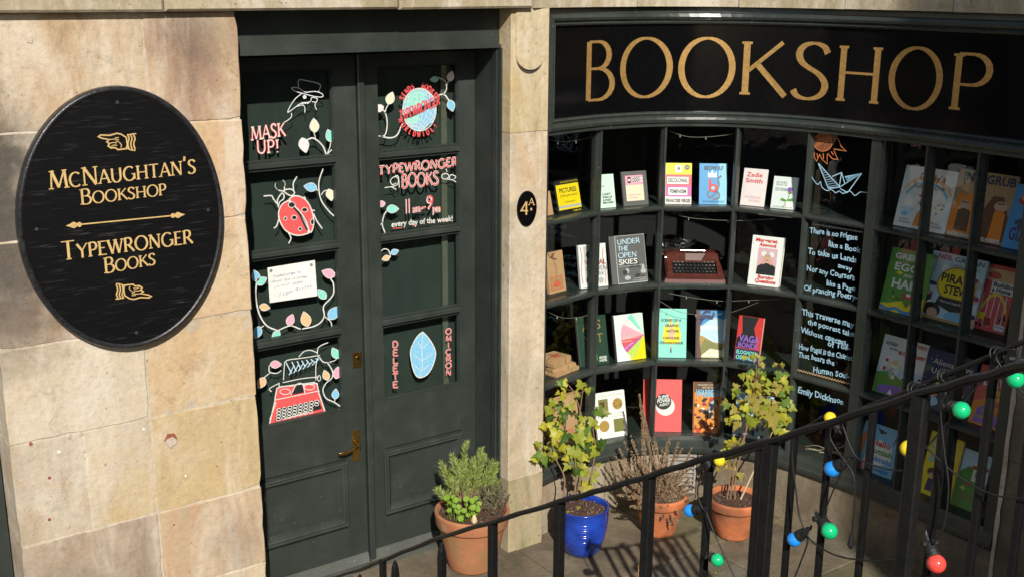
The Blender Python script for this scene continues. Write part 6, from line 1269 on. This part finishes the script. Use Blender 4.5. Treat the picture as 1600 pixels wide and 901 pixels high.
# thyme, greyish and dense
TH = [leafmat('thyme_grey', (.24, .23, .15), .2), leafmat('thyme_brown', (.12, .075, .05), .1), leafmat('thyme_green', (.20, .22, .11), .2)]
th = thing('thyme_bush', 'dense grey-brown thyme at the right side of the terracotta doorstep pot', 'thyme', tuple(S1 + Vector((.11, -.03, 0)))); fb = MB(); sb = MB()
for i in range(95):
    u = rr.gauss(772, 15); v = 755 + abs(rr.gauss(0, 15)) + max(0, (abs(u - 772) - 12)) * .6; v = min(v, 806)
    b0 = Vector(S1) + Vector((.10 + rr.uniform(-.05, .05), rr.uniform(-.07, .04), 0)); needle_bush(fb, sb, b0, at_depth(u, v, D1 + rr.uniform(-.10, .06)), 900, .011, .0022, rr, TH[:1] * 2 + TH, start=.25, spread=1.2, rad=.0014)
o = fb.build('leaves', th); o['kind'] = 'stuff'; sb.build('stem', th)
# mint: round bright leaves
mi = thing('mint_plant', 'small bright green round-leaved mint at the front of the terracotta doorstep pot', 'mint', tuple(S1 + Vector((-.05, -.09, 0)))); MT = leafmat('mint_leaf', (.24, .40, .045), .3)
me = bpy.data.meshes.new('leaf'); P = [(.0, -.5), (.32, -.38), (.48, -.1), (.44, .2), (.25, .42), (0, .52), (-.25, .42), (-.44, .2), (-.48, -.1), (-.32, -.38)]
me.from_pydata([(0, 0, -.06)] + [(x, y, .08 * (x * x * 4)) for x, y in P], [], [(0, 1 + i, 1 + (i + 1) % 10) for i in range(10)]); me.materials.append(MT); me.update()
sb = MB()
for (u, v) in [(703, 786), (712, 782), (697, 778), (708, 776), (716, 789), (725, 797), (722, 806), (733, 803), (737, 782), (740, 790), (730, 777), (744, 778), (745, 795), (713, 797), (700, 795), (727, 787), (735, 795), (748, 785), (709, 790), (718, 780), (721, 808), (740, 801)]:
    p = Vector(at_depth(u + rr.uniform(-2, 2), v + rr.uniform(-2, 2), D1 - .12 + rr.uniform(-.03, .04))); M = frame_from((rr.uniform(-.7, .3), rr.uniform(-1.0, -.2), rr.uniform(.5, 1.1)), (rr.uniform(-.6, .6), rr.uniform(-1, 0), -.2))
    o = bpy.data.objects.new('leaf', me); COL.objects.link(o); o.parent = mi; o.matrix_local = Matrix.Translation(p - Vector(mi.location)) @ M.to_4x4() @ Matrix.Scale(rr.uniform(.026, .038), 4)
    sb.tube([p, Vector((p.x, p.y, S1.z + .02)) + Vector((rr.uniform(-.02, .02), rr.uniform(-.01, .03), -.01))], .0014, MT, 4)
sb.build('stem', mi)
b = MB(); p = Vector(at_depth(741, 812, D1 - .13)); b.lathe(tuple(p - Vector((0, 0, .015))), [(.012, 0), (.016, .01), (.013, .028), (.006, .042), (.001, .046)], flat('pale_pebble', (.62, .48, .30), rough=.9, bmp=.8), 7, cap1=True); tag(b.build('pebble'), 'pale upright pebble on the soil at the front of the doorstep pot', 'stone')

# dried heather
HE = [leafmat('heather_brown', (.24, .175, .11), .1), leafmat('heather_dry', (.33, .235, .14), .1), leafmat('heather_tan', (.42, .28, .18), .15)]
he = thing('heather_bush', 'dried brown heather spilling over its orange terracotta pot', 'heather', tuple(S3)); fb = MB(); sb = MB(); D3 = depth_of(S3); HW = flat('heather_wood', (.13, .08, .05), rough=.95)
def hspray(u, v, dens=330, d=None, s0=.2):
    needle_bush(fb, sb, Vector(S3) + Vector((rr.uniform(-.06, .06), rr.uniform(-.06, .06), -.005)), at_depth(u, v, D3 + (rr.uniform(-.12, .10) if d is None else d)), dens * 2.6, .0125, .0026, rr, HE, start=s0, spread=1.1, wood=HW, rad=.0014)
for q in range(5): hspray(1000 + rr.uniform(-2, 2) + q * .4, 616 + q * 14, 420, -.02, .35)
for (u, v) in [(968, 700), (960, 712), (952, 720), (975, 690), (985, 680), (1022, 683), (1020, 695), (1043, 690), (1048, 680), (1060, 690), (1066, 700), (1075, 715), (950, 735), (962, 742), (1082, 728), (1080, 700), (1078, 745), (1035, 700), (1055, 705)]: hspray(u, v)
for i in range(150):
    a = rr.uniform(pi * .96, pi * 2.02); q = rr.uniform(.25, 1); hspray(1026 + 66 * q * cos(a), 776 + 66 * q * sin(a))
for i in range(16): hspray(rr.uniform(985, 1065), rr.uniform(772, 800), 330, -.16)
for (u, v) in [(1060, 815), (1052, 822), (1035, 810)]: hspray(u, v, 300, -.16, .4)
o = fb.build('sprigs', he); o['kind'] = 'stuff'; sb.build('stem', he)
# pink-tipped sprig and small weeds in the paving joints
pk = thing('pink_sprig', 'small pink-tipped sprig growing up from the paving at the bottom', 'plant', on_z(997, 905, 0)); b = MB(); PK = [leafmat('sprig_pink', (.70, .22, .20), .3), leafmat('sprig_yellow', (.55, .50, .12), .3)]
p0 = Vector(on_z(997, 906, 0)); sbb = MB()
for dx, h in ((0, .09), (.018, .065), (-.012, .05)):
    for i in range(14):
        q = i / 14; p = p0 + Vector((dx * (.5 + q), 0, h * q)); a = i * 2.4; e = p + Vector((.010 * cos(a), .010 * sin(a), .010)); w_ = Vector((-sin(a), cos(a), 0)) * .0022
        b.add([p, (p + e) / 2 + w_, e, (p + e) / 2 - w_], [(0, 1, 2, 3)], PK[0] if q > .35 else PK[1])
    sbb.tube([p0, p0 + Vector((dx, 0, h))], .0014, PK[1], 4)
b.build('leaves', pk); sbb.build('stem', pk)
wd = thing('weed', 'few tiny green weeds in the paving joint below the right ivy pot', 'plant', on_z(1123, 890, 0)); b = MB(); WG = leafmat('weed_green', (.16, .30, .05), .3)
for (u, v) in [(1124, 892), (1130, 876), (1133, 873), (1118, 896), (1138, 884)]:
    p0 = Vector(on_z(u, v, 0))
    for i in range(5): a = rr.uniform(0, 6.28); e = p0 + Vector((.012 * cos(a), .012 * sin(a), .008)); w_ = Vector((-sin(a), cos(a), 0)) * .004; b.add([p0, (p0 + e) / 2 + w_, e, (p0 + e) / 2 - w_], [(0, 1, 2, 3)], WG)
o = b.build('leaves', wd); o['kind'] = 'stuff'

# ================================================================== RAILINGS
def baluster(parent, x, y, z0, z1, wdt, point=False, turn=0.0):
    b = MB(); h = wdt / 2; c, s = cos(turn), sin(turn)
    sec = [(x + a * c - d * s, y + a * s + d * c) for a, d in ((-h, -h * .8), (-h * .8, -h), (h * .8, -h), (h, -h * .8), (h, h * .8), (h * .8, h), (-h * .8, h), (-h, h * .8))]
    rings = [[(p, q, z) for p, q in sec] for z in (z0, z1 - (.035 if point else 0))]
    if point: rings += [[(x + (p - x) * k, y + (q - y) * k, z) for p, q in sec] for k, z in ((.8, z1 - .018), (.4, z1 - .004), (.1, z1))]
    b.sweep(rings, IRON); return b.build('baluster', parent)
D0 = 2.2
def r1(i): return (1 - .1106 * i) * D0
R1P = [(-5.2, 440, 928), (-4, 505, 906), (-3, 562, 889), (-2, 617, 867), (-1, 690, 838.5), (0, 770, 815), (1, 875, 783), (1.5, 940, 765), (2, 1015, 743), (2.5, 1095, 718), (3, 1205, 688), (3.5, 1312, 655), (4, 1440, 614), (4.4, 1545, 586), (4.8, 1640, 560), (5.4, 1850, 500)]
rail1 = [Vector(at_depth(u, v, r1(i))) for i, u, v in R1P]
ra = thing('stair_railing', 'nearer black iron stair railing crossing in front of the pots and window', 'railing', tuple(rail1[4]), 'black iron railings either side of the steps')
b = MB(); pts = catmull(rail1, 5); rings = []
for i, p in enumerate(pts):
    d = (pts[min(i + 1, len(pts) - 1)] - pts[max(i - 1, 0)]).normalized(); sd_ = d.cross(Vector((0, 0, 1))).normalized(); up = sd_.cross(d)
    w_, h_ = .0078, .0042; wob = .001 * sin(i * 1.7)
    rings.append([p + sd_ * a * w_ + up * (c_ * h_ + wob) for a, c_ in ((-1, -.6), (-.7, -1), (.7, -1), (1, -.6), (1, .5), (.55, 1.1), (-.55, 1.1), (-1, .5))])
b.sweep(rings, IRON); b.build('handrail', ra, smooth=False)
xs1 = sum(p.x for p in rail1[3:12]) / 9
for i, u, v in R1P:
    if abs(i - round(i)) > .01 or i < -3: continue
    p = Vector(at_depth(u, v, r1(i))); pt = i < 0
    baluster(ra, p.x, p.y, p.z - .95, p.z - (.012 if pt else .002), .0155, pt, .12)
p = Vector(at_depth(598, 874, r1(-2.3))); baluster(ra, p.x, p.y, p.z - .95, p.z, .014, False, .1)
XR2 = 2.85
def z2(y): return 1.299 + (2.748 - y) * (2.032 - 1.299) / (2.748 - 1.6) + .018
rb_ = thing('stair_railing', 'farther black iron stair railing hung with coloured bulbs', 'railing', (XR2, 2.748, .17), 'black iron railings either side of the steps')
R2U = [(1098, 727), (1150, 711), (1215, 690), (1290, 663), (1362, 632), (1420, 610), (1480, 584), (1545, 557), (1600, 533), (1700, 490), (1900, 395)]
rail2 = [Vector(on_x(u, v, XR2)) for u, v in R2U]
b = MB(); pts = catmull(rail2, 4); rings = []
for i, p in enumerate(pts):
    d = (pts[min(i + 1, len(pts) - 1)] - pts[max(i - 1, 0)]).normalized(); sd_ = d.cross(Vector((0, 0, 1))).normalized(); up = sd_.cross(d); w_, h_ = .015, .0065
    rings.append([p + sd_ * a * w_ + up * c_ * h_ for a, c_ in ((-1, -.6), (-.7, -1), (.7, -1), (1, -.6), (1, .5), (.55, 1.1), (-.55, 1.1), (-1, .5))])
b.sweep(rings, IRON); b.build('handrail', rb_)
def rz(y):
    for a, c_ in zip(pts, pts[1:]):
        if (a.y - y) * (c_.y - y) <= 0: return a.z + (c_.z - a.z) * (a.y - y) / (a.y - c_.y + 1e-9)
    return z2(y)
p = rail2[0]; b = MB(); b.tube([(XR2, 2.742, .16), (XR2, 2.742, p.z + .01)], .0165, IRON, 12); b.build('newel', rb_)
for u, v in [(1242, 680), (1298, 658), (1366, 632), (1432, 605), (1483, 583), (1556, 553), (1630, 520), (1712, 480)]:
    q = on_x(u, v, XR2); baluster(rb_, XR2, q[1], rz(q[1]) - .98, rz(q[1]) - .006, .020 if u < 1400 else .021, False, .08)
q = on_x(1186, 700, XR2); baluster(rb_, XR2, q[1], rz(q[1]) - .98, rz(q[1]) - .006, .02)

# ================================================================== FESTOON LIGHTS
fs_ = thing('festoon_lights', 'black festoon cable with coloured bulbs tied along the farther railing', 'string lights', (XR2, 2.6, 1.2))
XF = XR2 - .035
def F(u, v, dx=0): return Vector(on_x(u, v, XF + dx))
CAB = [[(1100, 722), (1094, 745), (1090, 770), (1097, 792), (1103, 798)], [(1103, 798), (1112, 822), (1124, 850), (1137, 878), (1150, 906)], [(1100, 866), (1097, 885), (1093, 905)],
       [(1285, 650), (1262, 664), (1242, 682), (1238, 715), (1243, 760), (1248, 800), (1256, 826)], [(1256, 830), (1275, 850), (1310, 868), (1360, 875), (1410, 872)], [(1256, 830), (1262, 845), (1250, 880), (1240, 905)], [(1302, 655), (1297, 680), (1306, 700), (1322, 722)],
       [(1322, 722), (1300, 770), (1288, 800), (1280, 812)], [(1316, 662), (1330, 700), (1345, 718), (1385, 732), (1412, 735)], [(1322, 722), (1334, 745), (1335, 790), (1331, 838)], [(1412, 735), (1430, 715), (1455, 690), (1480, 660), (1520, 610), (1560, 570)],
       [(1440, 690), (1470, 720), (1510, 752), (1560, 774), (1625, 779)], [(1478, 612), (1470, 640), (1475, 700), (1482, 760), (1475, 820), (1458, 850)], [(1586, 545), (1562, 548), (1558, 562), (1580, 592), (1610, 625)], [(1470, 590), (1480, 600), (1500, 605)], [(1428, 618), (1433, 605), (1446, 600)]]
b = MB()
for i, c_ in enumerate(CAB): b = MB(); b.tube(catmull([F(u, v, .003 * (i % 3)) for u, v in c_], 6), .0028, RUBBER, 6); b.build('cable', fs_, smooth=True)
b = MB()
for i in range(5):
    c0 = F(1102, 722); b.tube([c0 + Vector((.02 * cos(a), .028 * cos(a + .6) + .004 * i - .01, .022 * sin(a) + .004 * i - .008)) for a in [q * 2 * pi / 14 for q in range(15)]], .0032, RUBBER, 6)
b.build('cable_coil', fs_, smooth=True)
for (u, v) in ((1293, 664), (1435, 612), (1482, 592), (1565, 557)):
    c0 = Vector(on_x(u, v - 2, XR2)); b = MB(); b.tube([c0 + Vector((.026 * cos(a), .010 * sin(a) + a * .002, .020 * sin(a))) for a in [q * 2 * pi / 12 for q in range(22)]], .0026, RUBBER, 6); b.build('cable_wrap', fs_, smooth=True)
def bulbmat(n, c):
    m, t, b = newmat('bulb_' + n); b.inputs['Base Color'].default_value = (*c, 1); b.inputs['Roughness'].default_value = .14; b.inputs['Coat Weight'].default_value = .5
    b.inputs['Subsurface Weight'].default_value = .25; b.inputs['Subsurface Radius'].default_value = (.02, .02, .02); return m
BM = {'blue': bulbmat('blue', (.02, .27, .80)), 'green': bulbmat('green', (.01, .52, .20)), 'yellow': bulbmat('yellow', (.90, .66, .02)), 'red': bulbmat('red', (.88, .09, .07))}
def bulb(u, v, r, colr, du, dv, label):
    """u,v = bulb centre; (du,dv) = image direction from bulb to its lamp holder"""
    c = F(u, v); d = depth_of(c); R = r * d / F_PX
    q = Vector(on_x(u + du, v + dv, XF)) - c; ax = q.normalized(); ax = (ax + Vector((.25, 0, 0))).normalized()
    a = ax.cross(Vector((0, 0, 1))).normalized(); b_ = ax.cross(a)
    def rings(prof, n=20): return [[tuple(c + ax * z + (a * cos(2 * pi * k / n) + b_ * sin(2 * pi * k / n)) * r_) for k in range(n)] for z, r_ in prof]
    b = MB(); k = R; b.sweep(rings([(.74 * k, .74 * k), (.80 * k, .80 * k), (.98 * k, .80 * k), (1.0 * k, .70 * k), (1.12 * k, .70 * k), (1.14 * k, .78 * k), (1.3 * k, .78 * k), (1.33 * k, .68 * k), (1.45 * k, .68 * k), (1.48 * k, .74 * k), (2.1 * k, .60 * k), (2.3 * k, .45 * k), (2.5 * k, .2 * k)]), RUBBER)
    e = c + ax * 2.2 * k; b.tube([e - a * k * .9, e + a * k * .9], .35 * k, RUBBER, 8); b.tube([e + ax * .1 * k, e + ax * .9 * k, e + ax * 1.1 * k + Vector((0, 0, .3 * k))], [.3 * k, .22 * k, .1 * k], RUBBER, 8)
    h = b.build('lamp_holder', fs_)
    b = MB(); prof = [(-k * cos(t_), k * sin(t_) + 1e-5) for t_ in [pi * i / 16 for i in range(13)]] + [(.95 * k, .62 * k)]
    b.sweep(rings(prof, 24), BM[colr]); o = b.build('bulb', h, smooth=True, label=label)
for a in [(1078, 797, 10, 'blue', 22, -2, 'blue globe bulb'), (1124, 719, 9, 'yellow', -14, 4, 'yellow globe bulb'), (1121, 874, 10.5, 'green', -22, -6, 'green globe bulb'), (1241, 842, 11.5, 'blue', 14, -11, 'blue globe bulb'), (1296, 829, 13, 'green', -19, -18, 'green globe bulb'),
          (1300, 732, 12.5, 'blue', 20, -12, 'blue globe bulb'), (1297, 652, 9.5, 'yellow', 8, 16, 'yellow globe bulb'), (1419, 700, 13, 'yellow', 0, 22, 'yellow globe bulb'), (1502, 640, 14, 'green', -18, -4, 'green globe bulb'), (1463, 880, 15, 'red', -14, -26, 'red globe bulb'), (1587, 592, 14, 'green', 0, -22, 'green globe bulb')]: bulb(*a)
b = MB(); b.tube([F(1331, 832), F(1329, 850)], [.006, .011], RUBBER, 10); b.tube([F(1329, 850), F(1329, 856)], [.011, .004], RUBBER, 10); b.build('cable_end', fs_)
